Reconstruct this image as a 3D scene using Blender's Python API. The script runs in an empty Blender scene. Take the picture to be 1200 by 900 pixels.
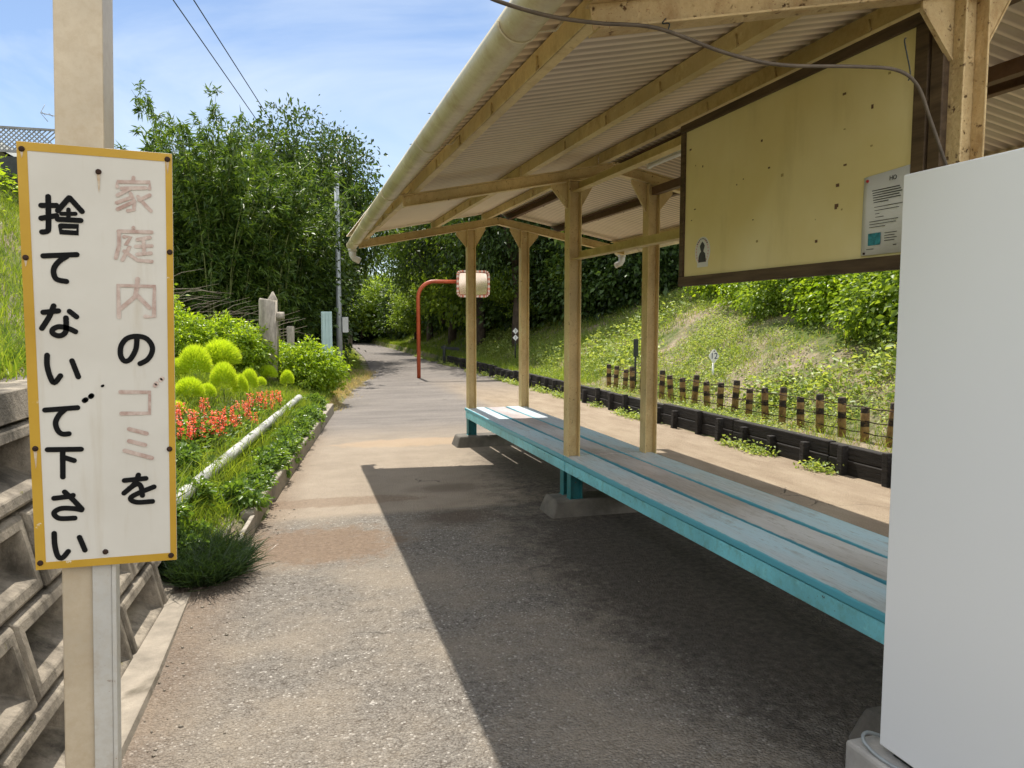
import bpy, math, random
import numpy as np
from mathutils import Vector
R = math.radians
SC = bpy.context.scene
COL = SC.collection

# ------------------------------------------------------------------ camera, world, sun, exposure
F_PX, PITCH, YAW = 900.0, R(4.890), R(16.584)
cam_d = bpy.data.cameras.new('camera')
cam_d.sensor_width = 36.0
cam_d.lens = 36.0 * F_PX / 1200.0
cam_d.clip_start, cam_d.clip_end = 0.05, 2000.0
cam = bpy.data.objects.new('camera', cam_d)
COL.objects.link(cam)
cam.location = (0, 0, 1.5)
cam.rotation_euler = (R(90) - PITCH, 0, -YAW)
SC.camera = cam

SUN_EL, SUN_AZ = R(61.0), R(0.0)          # azimuth measured from +Y towards +X
world = bpy.data.worlds.new('World')
SC.world = world
world.use_nodes = True
wn, wl = world.node_tree.nodes, world.node_tree.links
sky = wn.new('ShaderNodeTexSky')
sky.sky_type = 'NISHITA'
sky.sun_disc = False
sky.sun_elevation = SUN_EL
sky.sun_rotation = SUN_AZ
sky.air_density, sky.dust_density, sky.ozone_density = 0.9, 0.5, 2.4
tc = wn.new('ShaderNodeTexCoord')
mp = wn.new('ShaderNodeMapping')
mp.inputs['Scale'].default_value = (1.0, 1.0, 2.4)
mp.inputs['Rotation'].default_value = (0.2, 0.35, 0.4)
cn = wn.new('ShaderNodeTexNoise')
cn.inputs['Scale'].default_value = 2.1
cn.inputs['Detail'].default_value = 7
cn.inputs['Roughness'].default_value = 0.55
cn.inputs['Distortion'].default_value = 0.6
cr = wn.new('ShaderNodeValToRGB')
cr.color_ramp.elements[0].position, cr.color_ramp.elements[0].color = 0.42, (0, 0, 0, 1)
cr.color_ramp.elements[1].position, cr.color_ramp.elements[1].color = 0.80, (1, 1, 1, 1)
mx = wn.new('ShaderNodeMixRGB')
mx.inputs['Color2'].default_value = (6.2, 6.9, 7.6, 1)
wl.new(tc.outputs['Generated'], mp.inputs['Vector'])
wl.new(mp.outputs['Vector'], cn.inputs['Vector'])
wl.new(cn.outputs['Fac'], cr.inputs['Fac'])
# unseen bright cloud added as fill light to the west, overhead and behind; the part ahead stays clear blue
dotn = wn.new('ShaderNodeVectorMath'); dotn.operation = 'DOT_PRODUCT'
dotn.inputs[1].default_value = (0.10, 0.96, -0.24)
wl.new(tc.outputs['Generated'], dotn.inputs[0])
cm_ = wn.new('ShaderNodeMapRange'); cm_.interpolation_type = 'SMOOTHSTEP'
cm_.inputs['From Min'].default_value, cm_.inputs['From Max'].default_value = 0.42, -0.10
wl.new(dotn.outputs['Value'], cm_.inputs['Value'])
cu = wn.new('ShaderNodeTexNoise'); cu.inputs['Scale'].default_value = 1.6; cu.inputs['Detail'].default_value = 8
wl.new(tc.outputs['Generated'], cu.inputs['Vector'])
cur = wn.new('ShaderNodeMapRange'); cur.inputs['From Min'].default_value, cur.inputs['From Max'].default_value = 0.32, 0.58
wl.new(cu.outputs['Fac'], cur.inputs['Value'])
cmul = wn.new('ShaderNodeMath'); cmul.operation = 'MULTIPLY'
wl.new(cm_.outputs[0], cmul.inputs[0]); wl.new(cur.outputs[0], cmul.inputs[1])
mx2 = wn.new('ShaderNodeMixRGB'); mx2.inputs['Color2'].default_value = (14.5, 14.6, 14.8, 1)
thin = wn.new('ShaderNodeMath'); thin.operation = 'MULTIPLY'; thin.inputs[1].default_value = 0.95
wl.new(cr.outputs['Color'], thin.inputs[0])
wl.new(thin.outputs[0], mx.inputs['Fac'])
wl.new(sky.outputs['Color'], mx.inputs['Color1'])
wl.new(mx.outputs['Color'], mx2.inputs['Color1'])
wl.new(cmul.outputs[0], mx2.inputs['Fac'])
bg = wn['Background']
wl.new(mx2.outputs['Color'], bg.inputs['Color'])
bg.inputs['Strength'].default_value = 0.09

sun_d = bpy.data.lights.new('sun', 'SUN')
sun_d.energy, sun_d.angle, sun_d.color = 4.3, R(0.53), (1.0, 0.94, 0.84)
sun = bpy.data.objects.new('sun', sun_d)
COL.objects.link(sun)
sd = Vector((math.sin(SUN_AZ) * math.cos(SUN_EL), math.cos(SUN_AZ) * math.cos(SUN_EL), math.sin(SUN_EL)))
sun.rotation_euler = sd.to_track_quat('Z', 'Y').to_euler()

vs = SC.view_settings
vs.view_transform, vs.look, vs.exposure, vs.gamma = 'Standard', 'None', 0.74, 1.0
vs.use_curve_mapping = False
SC.cycles.max_bounces = 10
SC.cycles.diffuse_bounces = 6
SC.cycles.transmission_bounces = 4
SC.cycles.sample_clamp_indirect = 6.0

# ------------------------------------------------------------------ materials
class NT:
    def __init__(s, name):
        s.m = bpy.data.materials.new(name)
        s.m.use_nodes = True
        s.n, s.l = s.m.node_tree.nodes, s.m.node_tree.links
        s.b = s.n['Principled BSDF']
        s.co = s.n.new('ShaderNodeTexCoord').outputs['Object']
    def link(s, a, b):
        s.l.new(a, b)
    def val(s, node, key, v):
        if isinstance(v, bpy.types.NodeSocket): s.l.new(v, node.inputs[key])
        else: node.inputs[key].default_value = v
    def map(s, scale=(1, 1, 1), rot=(0, 0, 0), loc=(0, 0, 0)):
        n = s.n.new('ShaderNodeMapping')
        n.inputs['Scale'].default_value, n.inputs['Rotation'].default_value, n.inputs['Location'].default_value = scale, rot, loc
        s.l.new(s.co, n.inputs['Vector'])
        return n.outputs['Vector']
    def noise(s, scale, detail=4, rough=0.55, co=None, dist=0.0):
        n = s.n.new('ShaderNodeTexNoise')
        n.inputs['Scale'].default_value, n.inputs['Detail'].default_value = scale, detail
        n.inputs['Roughness'].default_value, n.inputs['Distortion'].default_value = rough, dist
        s.l.new(co or s.co, n.inputs['Vector'])
        return n.outputs['Fac']
    def voro(s, scale, feature='F1', out='Distance', co=None):
        n = s.n.new('ShaderNodeTexVoronoi')
        n.feature = feature
        n.inputs['Scale'].default_value = scale
        s.l.new(co or s.co, n.inputs['Vector'])
        return n.outputs[out]
    def ramp(s, fac, a, b, ca=(0, 0, 0, 1), cb=(1, 1, 1, 1)):
        n = s.n.new('ShaderNodeValToRGB')
        e = n.color_ramp.elements
        e[0].position, e[0].color, e[1].position, e[1].color = a, ca, b, cb
        s.l.new(fac, n.inputs['Fac'])
        return n.outputs['Color']
    def mix(s, fac, a, b, mode='MIX'):
        n = s.n.new('ShaderNodeMixRGB')
        n.blend_type = mode
        s.val(n, 'Fac', fac)
        for k, v in (('Color1', a), ('Color2', b)):
            s.val(n, k, v if isinstance(v, bpy.types.NodeSocket) else (*v[:3], 1))
        return n.outputs['Color']
    def math(s, op, a, b=0.0, clamp=False):
        n = s.n.new('ShaderNodeMath')
        n.operation, n.use_clamp = op, clamp
        for i, v in enumerate((a, b)):
            if isinstance(v, bpy.types.NodeSocket): s.l.new(v, n.inputs[i])
            else: n.inputs[i].default_value = v
        return n.outputs[0]
    def sep(s, co=None):
        n = s.n.new('ShaderNodeSeparateXYZ')
        s.l.new(co or s.co, n.inputs[0])
        return n.outputs
    def rng(s, v, a, b):
        n = s.n.new('ShaderNodeMapRange')
        n.interpolation_type = 'SMOOTHSTEP'
        n.inputs['From Min'].default_value, n.inputs['From Max'].default_value = a, b
        s.l.new(v, n.inputs['Value'])
        return n.outputs[0]
    def bump(s, h, strength=0.3, dist=0.01):
        n = s.n.new('ShaderNodeBump')
        n.inputs['Strength'].default_value, n.inputs['Distance'].default_value = strength, dist
        s.l.new(h, n.inputs['Height'])
        s.l.new(n.outputs['Normal'], s.b.inputs['Normal'])
    def out(s, col=None, rough=0.6, metal=0.0, spec=0.4):
        if col is not None: s.val(s.b, 'Base Color', col if isinstance(col, bpy.types.NodeSocket) else (*col, 1))
        s.val(s.b, 'Roughness', rough)
        s.b.inputs['Metallic'].default_value = metal
        s.b.inputs['Specular IOR Level'].default_value = spec
        return s.m

def plain(name, col, rough=0.6, var=0.25, scale=6, bump=0.0, bscale=60, metal=0.0, spec=0.4):
    t = NT(name)
    f = t.noise(scale, 5)
    c = t.mix(t.ramp(f, 0.3, 0.7), tuple(x * (1 - var) for x in col), tuple(min(1, x * (1 + var)) for x in col))
    if bump: t.bump(t.noise(bscale, 4), bump, 0.01)
    return t.out(c, rough, metal, spec)

def rusty(name, col, rust=0.62, scale=5, rough=0.5, streak=False, bump=0.15, rcol=(0.13, 0.045, 0.014), stain=0.65):
    """Old paint: dirty tone shifts, chips and rust specks."""
    t = NT(name)
    big = t.noise(1.7, 5, 0.6)
    c = t.mix(t.ramp(big, 0.35, 0.68), tuple(x * 0.66 for x in col), col)
    co = t.map((1, 1, 0.45)) if streak else None
    st = t.noise(11, 6, 0.7, co)
    c = t.mix(t.math('MULTIPLY', t.ramp(st, 0.50, 0.72), stain), c, tuple(x * y for x, y in zip(col, (0.50, 0.38, 0.26))))
    pale = t.noise(7, 6, 0.7, co)
    c = t.mix(t.math('MULTIPLY', t.ramp(pale, 0.60, 0.68), 0.45), c, tuple(min(0.85, x * 1.2 + 0.06) for x in col))
    c = t.mix(t.math('MULTIPLY', t.ramp(t.noise(60, 6, 0.7), 0.42, 0.66), 0.32), c, tuple(x * y for x, y in zip(col, (0.62, 0.55, 0.45))))
    f = t.noise(scale * 5, 8, 0.72)
    rm = t.ramp(f, rust, rust + 0.05)
    c = t.mix(rm, c, rcol)
    sp = t.noise(scale * 22, 4, 0.6)
    c = t.mix(t.math('MULTIPLY', t.ramp(sp, rust + 0.02, rust + 0.07), 0.8), c, tuple(x * 1.6 for x in rcol))
    t.bump(t.math('SUBTRACT', t.noise(28, 5, 0.6), t.math('MULTIPLY', rm, 0.6)), bump, 0.01)
    return t.out(c, rough)

def foliage(name, a, b, trans=0.45, rough=0.45, hue2=None):
    t = NT(name)
    g = t.n.new('ShaderNodeNewGeometry')
    r = g.outputs['Random Per Island']
    c = t.mix(r, a, b)
    if hue2:
        c = t.mix(t.ramp(t.noise(1.6, 3), 0.45, 0.62), c, hue2)
    t.out(c, rough, 0, 0.35)
    tr = t.n.new('ShaderNodeBsdfTranslucent')
    mxs = t.n.new('ShaderNodeMixShader')
    bright = t.mix(1.0, c, (1.9, 1.75, 0.7), 'MULTIPLY')
    t.link(bright, tr.inputs['Color'])
    mxs.inputs[0].default_value = trans
    t.link(t.b.outputs[0], mxs.inputs[1])
    t.link(tr.outputs[0], mxs.inputs[2])
    t.link(mxs.outputs[0], t.n['Material Output'].inputs['Surface'])
    return t.m

M = {}
M['cream'] = rusty('cream_paint', (0.83, 0.65, 0.33), 0.62, 5, 0.42, True, 0.22, stain=0.5)
M['cream_rough'] = rusty('cream_flaking_paint', (0.64, 0.47, 0.23), 0.61, 6, 0.6, True, 1.0, (0.16, 0.07, 0.025), 0.9)
M['gutter'] = rusty('gutter_paint', (0.70, 0.63, 0.42), 0.74, 3, 0.4, False, 0.05)
M['purlin'] = rusty('purlin_paint', (0.74, 0.58, 0.27), 0.68, 3, 0.5, False, 0.05)
M['brown'] = rusty('brown_steel', (0.17, 0.095, 0.055), 0.66, 3, 0.6)
t = NT('roof_sheet_paint')                # grimy corrugations, light on the low crests put in as pale colour
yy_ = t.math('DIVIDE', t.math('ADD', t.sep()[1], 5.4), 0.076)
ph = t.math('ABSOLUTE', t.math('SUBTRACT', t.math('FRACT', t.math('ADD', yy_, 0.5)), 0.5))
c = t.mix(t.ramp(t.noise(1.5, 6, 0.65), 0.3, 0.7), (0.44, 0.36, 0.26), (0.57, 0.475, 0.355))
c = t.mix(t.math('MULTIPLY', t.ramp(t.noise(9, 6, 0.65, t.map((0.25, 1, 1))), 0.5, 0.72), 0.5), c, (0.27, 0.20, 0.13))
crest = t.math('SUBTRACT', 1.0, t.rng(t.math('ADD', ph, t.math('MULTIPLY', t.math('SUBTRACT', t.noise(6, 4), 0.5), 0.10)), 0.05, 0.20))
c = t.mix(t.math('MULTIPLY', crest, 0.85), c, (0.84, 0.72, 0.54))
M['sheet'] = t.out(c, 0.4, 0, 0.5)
M['white_steel'] = rusty('white_rusty_steel', (0.68, 0.66, 0.60), 0.66, 6, 0.45, False, 0.05)
M['pole_beige'] = rusty('beige_pole_paint', (0.68, 0.57, 0.41), 0.70, 6, 0.38, False, 0.03, stain=0.28)
t = NT('white_enamel')
c = t.mix(t.ramp(t.noise(0.8, 1), 0.2, 0.8), (0.825, 0.84, 0.845), (0.85, 0.87, 0.89))
M['cabinet'] = t.out(c, 0.26, 0, 0.5)
M['rubber'] = plain('black_rubber', (0.025, 0.024, 0.023), 0.55, 0.3, 20)
M['dark_cable'] = plain('aged_cable', (0.10, 0.075, 0.05), 0.6, 0.3, 20)
M['concrete'] = plain('old_concrete', (0.13, 0.118, 0.10), 0.9, 0.35, 7, 0.5, 70)
M['concrete_pale'] = plain('pale_concrete', (0.42, 0.40, 0.37), 0.9, 0.2, 7, 0.4, 70)
M['orange'] = rusty('orange_paint', (0.52, 0.10, 0.035), 0.70, 4, 0.5)
M['galv'] = plain('galvanised_steel', (0.38, 0.41, 0.42), 0.5, 0.2, 9, metal=0.3)
M['paleblue'] = plain('pale_green_sheet', (0.42, 0.56, 0.55), 0.5, 0.1, 5)
M['greybox'] = plain('grey_box', (0.55, 0.56, 0.55), 0.5, 0.1, 5)
M['dark'] = plain('dark_steel', (0.03, 0.035, 0.032), 0.6, 0.3, 12)
M['white'] = plain('white_paint', (0.75, 0.75, 0.72), 0.5, 0.08, 8)
M['ink'] = plain('black_sign_paint', (0.010, 0.010, 0.010), 0.85, 0.2, 40, spec=0.1)
M['print'] = plain('print_ink', (0.05, 0.05, 0.055), 0.7, 0.2, 40)
M['paper'] = plain('paper', (0.66, 0.66, 0.62), 0.8, 0.06, 9)
M['teal'] = plain('teal_print', (0.03, 0.22, 0.26), 0.6, 0.6, 45)
M['red'] = plain('red_pin', (0.5, 0.03, 0.03), 0.5, 0.1, 9)
M['pink'] = plain('pink_print', (0.62, 0.36, 0.34), 0.7, 0.2, 60)
M['navy'] = plain('navy_print', (0.02, 0.03, 0.12), 0.6, 0.1, 9)
M['rustbolt'] = plain('rusty_bolt', (0.035, 0.016, 0.009), 0.85, 0.4, 60, 0.4, 200)
M['tube'] = plain('lamp_tube_white', (0.8, 0.8, 0.78), 0.4, 0.03, 5)
M['bark'] = plain('bark', (0.07, 0.052, 0.036), 0.95, 0.4, 10, 0.7, 30)
M['culm'] = plain('bamboo_culm', (0.16, 0.19, 0.06), 0.6, 0.4, 6)
M['stem'] = plain('plant_stem', (0.10, 0.14, 0.03), 0.7, 0.3, 20)
M['roof_tile'] = plain('grey_roof_tile', (0.09, 0.095, 0.10), 0.6, 0.25, 20)
M['plaster'] = plain('house_plaster', (0.55, 0.53, 0.49), 0.9, 0.1, 3)
M['lattice'] = plain('grey_lattice', (0.22, 0.22, 0.22), 0.8, 0.2, 8)
M['board_dark'] = plain('dried_glue', (0.36, 0.28, 0.11), 0.7, 0.3, 30)
M['soil'] = plain('soil', (0.10, 0.065, 0.04), 0.95, 0.4, 12, 0.6, 60)
M['mirror_red'] = plain('mirror_rim_red', (0.50, 0.17, 0.11), 0.6, 0.4, 14)
M['mirror_white'] = plain('mirror_rim_white', (0.60, 0.47, 0.38), 0.6, 0.25, 12)

t = NT('mirror_face')
M['mirror'] = t.out(t.mix(t.ramp(t.noise(4, 4), 0.4, 0.7), (0.62, 0.47, 0.36), (0.74, 0.62, 0.50)), 0.22, 0.8)

t = NT('yellow_border_paint')           # sign border, chipped to white
ch = t.ramp(t.noise(16, 7, 0.7), 0.64, 0.67)
c = t.mix(t.ramp(t.noise(5, 4), 0.3, 0.7), (0.42, 0.24, 0.014), (0.54, 0.325, 0.035))
M['yellow'] = t.out(t.mix(ch, c, (0.66, 0.60, 0.46)), 0.5)

t = NT('sign_white')                    # weathered sign board face
c = t.mix(t.ramp(t.noise(4, 5), 0.3, 0.75), (0.56, 0.525, 0.455), (0.66, 0.63, 0.56))
c = t.mix(t.math('MULTIPLY', t.ramp(t.noise(22, 6, 0.6, t.map((1, 1, 0.12))), 0.56, 0.75), 0.35), c, (0.42, 0.34, 0.22))
c = t.mix(t.ramp(t.noise(60, 3, 0.6), 0.76, 0.80), c, (0.25, 0.21, 0.16))
M['sign'] = t.out(c, 0.42)

t = NT('faded_red_paint')               # sun-bleached lettering
c = t.mix(t.ramp(t.noise(30, 5, 0.7), 0.35, 0.65), (0.38, 0.245, 0.20), (0.60, 0.50, 0.43))
M['faded'] = t.out(c, 0.6)

t = NT('board_paint')                   # ochre notice board
c = t.mix(t.ramp(t.noise(2.2, 5), 0.3, 0.7), (0.72, 0.60, 0.27), (0.80, 0.70, 0.38))
c = t.mix(t.math('MULTIPLY', t.ramp(t.noise(9, 6, 0.6, t.map((1, 0.5, 0.1))), 0.55, 0.8), 0.4), c, (0.42, 0.33, 0.13))
c = t.mix(t.ramp(t.noise(17, 2, 0.5), 0.77, 0.79), c, (0.24, 0.17, 0.07))
M['board'] = t.out(c, 0.55)
t = NT('old_dark_wood')
g = t.noise(9, 6, 0.65, t.map((4, 0.35, 4)))
M['frame_wood'] = t.out(t.mix(t.ramp(g, 0.3, 0.7), (0.045, 0.026, 0.013), (0.13, 0.085, 0.045)), 0.7)

def bench_mat(name, base, worn, edge):
    t = NT(name)
    x = t.sep()
    gr = t.noise(10, 7, 0.65, t.map((7, 0.5, 3)))
    wide = t.noise(1.1, 4, 0.6, t.map((2, 0.6, 1)))
    c = t.mix(t.ramp(gr, 0.38, 0.66), tuple(v * 0.72 for v in worn), worn)
    c = t.mix(t.ramp(wide, 0.42, 0.62), c, base)
    c = t.mix(t.math('MULTIPLY', t.ramp(t.noise(40, 7, 0.75, t.map((3, 0.22, 1))), 0.57, 0.66), 0.85), c, (0.12, 0.09, 0.075))
    c = t.mix(t.math('MULTIPLY', t.ramp(t.noise(3.2, 6, 0.7, t.map((2, 0.7, 1))), 0.55, 0.66), 0.5), c, (0.26, 0.21, 0.19))
    # paint survives on the rounded plank edges
    e = t.math('ABSOLUTE', t.math('ADD', x[0], 0.0))
    wob = t.math('ADD', e, t.math('MULTIPLY', t.math('SUBTRACT', t.noise(16, 4), 0.5), 0.025))
    c = t.mix(t.rng(wob, 0.104, 0.115), c, edge)
    t.bump(gr, 0.25, 0.004)
    return t.out(c, 0.38, 0, 0.55)
M['plank_blue'] = bench_mat('worn_blue_plank', (0.50, 0.67, 0.77), (0.62, 0.66, 0.70), (0.10, 0.40, 0.50))
M['plank_brown'] = bench_mat('worn_bare_plank', (0.62, 0.60, 0.62), (0.50, 0.43, 0.42), (0.06, 0.27, 0.35))
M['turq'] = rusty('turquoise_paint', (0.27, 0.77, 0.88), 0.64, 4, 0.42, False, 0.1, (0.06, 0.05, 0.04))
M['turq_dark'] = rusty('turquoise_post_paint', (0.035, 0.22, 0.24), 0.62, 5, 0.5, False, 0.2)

t = NT('weathered_log')
g = t.noise(12, 7, 0.7, t.map((1, 1, 0.25)))
c = t.mix(t.ramp(g, 0.3, 0.7), (0.15, 0.13, 0.105), (0.46, 0.41, 0.34))
c = t.mix(t.ramp(t.noise(9, 5), 0.68, 0.72), c, (0.42, 0.36, 0.06))
t.bump(g, 0.7, 0.02)
M['log'] = t.out(c, 0.9)

t = NT('creosoted_sleeper')
g = t.noise(8, 7, 0.7, t.map((3, 0.4, 5)))
c = t.mix(t.ramp(g, 0.35, 0.7), (0.008, 0.007, 0.006), (0.038, 0.032, 0.028))
c = t.mix(t.ramp(t.noise(5, 5, 0.7), 0.66, 0.72), c, (0.16, 0.14, 0.11))
t.bump(g, 0.8, 0.02)
M['sleeper'] = t.out(c, 0.85)

t = NT('striped_stake')                  # faded yellow stake with black bands
x = t.sep()
wv = t.math('ADD', x[2], t.math('MULTIPLY', t.noise(18, 3), 0.02))
b1 = t.math('MULTIPLY', t.rng(wv, 0.205, 0.21), t.math('SUBTRACT', 1.0, t.rng(wv, 0.275, 0.28)))
b2 = t.rng(wv, 0.36, 0.365)
bands = t.math('MAXIMUM', b1, b2)
c = t.mix(t.ramp(t.noise(14, 6, 0.65), 0.35, 0.65), (0.16, 0.085, 0.035), (0.40, 0.27, 0.10))
c = t.mix(t.math('MULTIPLY', bands, t.ramp(t.noise(16, 6, 0.7), 0.25, 0.5)), c, (0.024, 0.018, 0.014))
M['stake'] = t.out(c, 0.8)

t = NT('retaining_block')                # stained concrete blocks
c = t.mix(t.ramp(t.noise(5, 6, 0.65), 0.3, 0.7), (0.12, 0.102, 0.08), (0.40, 0.345, 0.27))
c = t.mix(t.math('MULTIPLY', t.ramp(t.noise(3.1, 7, 0.7, t.map((1, 1, 0.5))), 0.46, 0.60), 0.85), c, (0.04, 0.034, 0.025))
c = t.mix(t.ramp(t.noise(11, 5, 0.7), 0.66, 0.70), c, (0.14, 0.13, 0.04))
t.bump(t.noise(60, 6, 0.7), 0.6, 0.012)
M['block'] = t.out(c, 0.92)

t = NT('kerb_concrete')
c = t.mix(t.ramp(t.noise(6, 6, 0.65), 0.3, 0.7), (0.20, 0.175, 0.14), (0.38, 0.33, 0.265))
c = t.mix(t.ramp(t.noise(3, 5), 0.6, 0.7), c, (0.10, 0.085, 0.06))
t.bump(t.noise(70, 6, 0.7), 0.5, 0.01)
M['kerb'] = t.out(c, 0.92)

t = NT('weathered_pipe')
c = t.mix(t.ramp(t.noise(3, 6, 0.7), 0.4, 0.62), (0.30, 0.30, 0.29), (0.60, 0.60, 0.57))
c = t.mix(t.ramp(t.noise(18, 5, 0.7), 0.62, 0.7), c, (0.24, 0.23, 0.2))
M['pipe'] = t.out(c, 0.45)

# ---- worn platform surface: asphalt, a cement patch, sand to the right, dirt and damp soil
t = NT('platform_surface')
x = t.sep()
X, Y = x[0], x[1]
warp = t.math('MULTIPLY', t.math('SUBTRACT', t.noise(0.9, 5, 0.6), 0.5), 1.6)
st = t.voro(95)
stc = t.voro(95, 'F1', 'Color')
sv = t.sep(stc)[0]
grain = t.mix(sv, (0.150, 0.134, 0.115), (0.245, 0.223, 0.193))
grain = t.mix(t.ramp(sv, 0.94, 0.985), grain, (0.42, 0.39, 0.35))
asph = t.mix(t.math('MULTIPLY', t.ramp(st, 0.38, 0.66), t.ramp(t.noise(22, 4, 0.7), 0.40, 0.65)), grain, (0.075, 0.062, 0.050))
lowf = t.noise(1.3, 6, 0.62)
asph = t.mix(t.math('MULTIPLY', t.ramp(lowf, 0.42, 0.62), 0.6), asph, (0.28, 0.235, 0.18))
cem = t.mix(t.ramp(t.noise(2.2, 7, 0.65), 0.3, 0.7), (0.285, 0.235, 0.18), (0.40, 0.335, 0.26))
cem = t.mix(t.ramp(t.noise(120, 3), 0.35, 0.7), t.mix(0.5, cem, (0.2, 0.16, 0.12)), cem)
far = t.mix(t.ramp(t.noise(1.0, 7, 0.7, t.map((0.6, 2.0, 1))), 0.32, 0.66), (0.155, 0.138, 0.128), (0.30, 0.265, 0.235))
far = t.mix(t.ramp(st, 0.25, 0.6), far, t.mix(0.55, far, (0.10, 0.09, 0.08)))
yw = t.math('ADD', Y, warp)
yw2 = t.math('ADD', Y, t.math('MULTIPLY', warp, 0.25))
surf = t.mix(t.rng(yw2, 5.75, 5.95), asph, cem)
surf = t.mix(t.rng(yw, 8.8, 11.2), surf, far)
sand = t.mix(t.ramp(t.noise(2.6, 7, 0.65, t.map((1.6, 0.5, 1))), 0.3, 0.7), (0.25, 0.19, 0.13), (0.40, 0.325, 0.235))
sand = t.mix(t.ramp(t.noise(110, 3), 0.3, 0.6), t.mix(0.6, sand, (0.16, 0.11, 0.07)), sand)
xs = t.math('ADD', X, t.math('MULTIPLY', warp, 0.3))
surf = t.mix(t.math('MULTIPLY', t.rng(xs, 3.0, 3.7), t.math('SUBTRACT', 1.0, t.rng(yw, 13.0, 20.0))), surf, sand)
def blob(cx, cy, rx, ry, soft=0.22, rag=0.85):
    dx = t.math('DIVIDE', t.math('SUBTRACT', X, cx), rx)
    dy = t.math('DIVIDE', t.math('SUBTRACT', Y, cy), ry)
    d = t.math('SQRT', t.math('ADD', t.math('MULTIPLY', dx, dx), t.math('MULTIPLY', dy, dy)))
    d = t.math('ADD', d, t.math('MULTIPLY', t.math('SUBTRACT', t.noise(6, 9, 0.75), 0.5), rag * 2))
    return t.math('SUBTRACT', 1.0, t.rng(d, 1 - soft, 1 + soft))
dirt = t.mix(t.ramp(t.noise(30, 6, 0.7), 0.3, 0.7), (0.12, 0.078, 0.050), (0.25, 0.175, 0.118))
surf = t.mix(t.math('MULTIPLY', blob(0.18, 5.15, 0.55, 0.42, 0.3, 1.1), 0.8), surf, dirt)
surf = t.mix(t.math('MULTIPLY', blob(0.3, 6.35, 0.8, 0.16), 0.55), surf, dirt)
surf = t.mix(t.math('MULTIPLY', blob(1.5, 9.2, 0.9, 0.3), 0.5), surf, (0.42, 0.30, 0.19))
edge_dirt = t.math('SUBTRACT', 1.0, t.rng(t.math('ADD', t.math('SUBTRACT', X, t.math('MULTIPLY', Y, 0.125)), t.math('MULTIPLY', warp, 0.22)), -0.98, -0.62))
surf = t.mix(t.math('MULTIPLY', t.math('MULTIPLY', edge_dirt, 0.5), t.math('SUBTRACT', 1.0, t.rng(Y, 9.0, 12.0))), surf, dirt)
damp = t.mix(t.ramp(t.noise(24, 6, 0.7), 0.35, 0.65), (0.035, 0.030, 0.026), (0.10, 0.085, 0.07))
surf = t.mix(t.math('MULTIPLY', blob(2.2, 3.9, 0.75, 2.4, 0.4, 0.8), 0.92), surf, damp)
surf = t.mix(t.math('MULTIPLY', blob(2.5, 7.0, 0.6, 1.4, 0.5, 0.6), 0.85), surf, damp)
surf = t.mix(t.math('MULTIPLY', blob(1.25, 5.6, 0.28, 0.22, 0.6), 0.75), surf, (0.10, 0.072, 0.05))
surf = t.mix(t.math('MULTIPLY', blob(1.35, 6.6, 0.28, 0.16, 0.6), 0.6), surf, (0.12, 0.09, 0.065))
wco = t.n.new('ShaderNodeVectorMath'); wco.operation = 'ADD'
nz = t.n.new('ShaderNodeTexNoise'); nz.inputs['Scale'].default_value = 3.0; nz.inputs['Detail'].default_value = 5
vsn = t.n.new('ShaderNodeVectorMath'); vsn.operation = 'SCALE'; vsn.inputs['Scale'].default_value = 0.5
t.link(t.co, nz.inputs['Vector']); t.link(nz.outputs['Color'], vsn.inputs[0])
t.link(t.co, wco.inputs[0]); t.link(vsn.outputs[0], wco.inputs[1])
ck = t.voro(0.75, 'DISTANCE_TO_EDGE', 'Distance', wco.outputs[0])
crack = t.math('MULTIPLY', t.math('SUBTRACT', 1.0, t.rng(ck, 0.002, 0.010)), t.ramp(t.noise(0.8, 3), 0.60, 0.68))
surf = t.mix(t.math('MULTIPLY', crack, 0.75), surf, (0.035, 0.028, 0.022))
pit = t.ramp(t.noise(130, 5, 0.75), 0.60, 0.70)
surf = t.mix(t.math('MULTIPLY', pit, t.math('SUBTRACT', 0.75, t.math('MULTIPLY', t.rng(yw2, 5.75, 5.95), 0.5))), surf, (0.06, 0.05, 0.042))
t.bump(t.math('ADD', t.math('MULTIPLY', st, -1.0), t.math('SUBTRACT', t.math('MULTIPLY', t.noise(7, 5), 1.6), t.math('MULTIPLY', t.math('ADD', crack, pit), 1.6))), 0.9, 0.009)
M['platform'] = t.out(surf, 0.9, 0, 0.25)

# ---- soil and turf below the plants
t = NT('turf_ground')
x = t.sep()
n1 = t.noise(1.1, 6, 0.65)
n2 = t.noise(9, 6, 0.7)
c = t.mix(t.ramp(n2, 0.3, 0.7), (0.15, 0.115, 0.078), (0.38, 0.315, 0.225))
g = t.mix(t.ramp(t.noise(26, 4, 0.7), 0.3, 0.7), (0.035, 0.06, 0.012), (0.12, 0.16, 0.03))
c = t.mix(t.ramp(n1, 0.42, 0.60), c, g)
t.bump(n2, 0.9, 0.05)
M['turf'] = t.out(c, 0.95, 0, 0.2)

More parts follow.
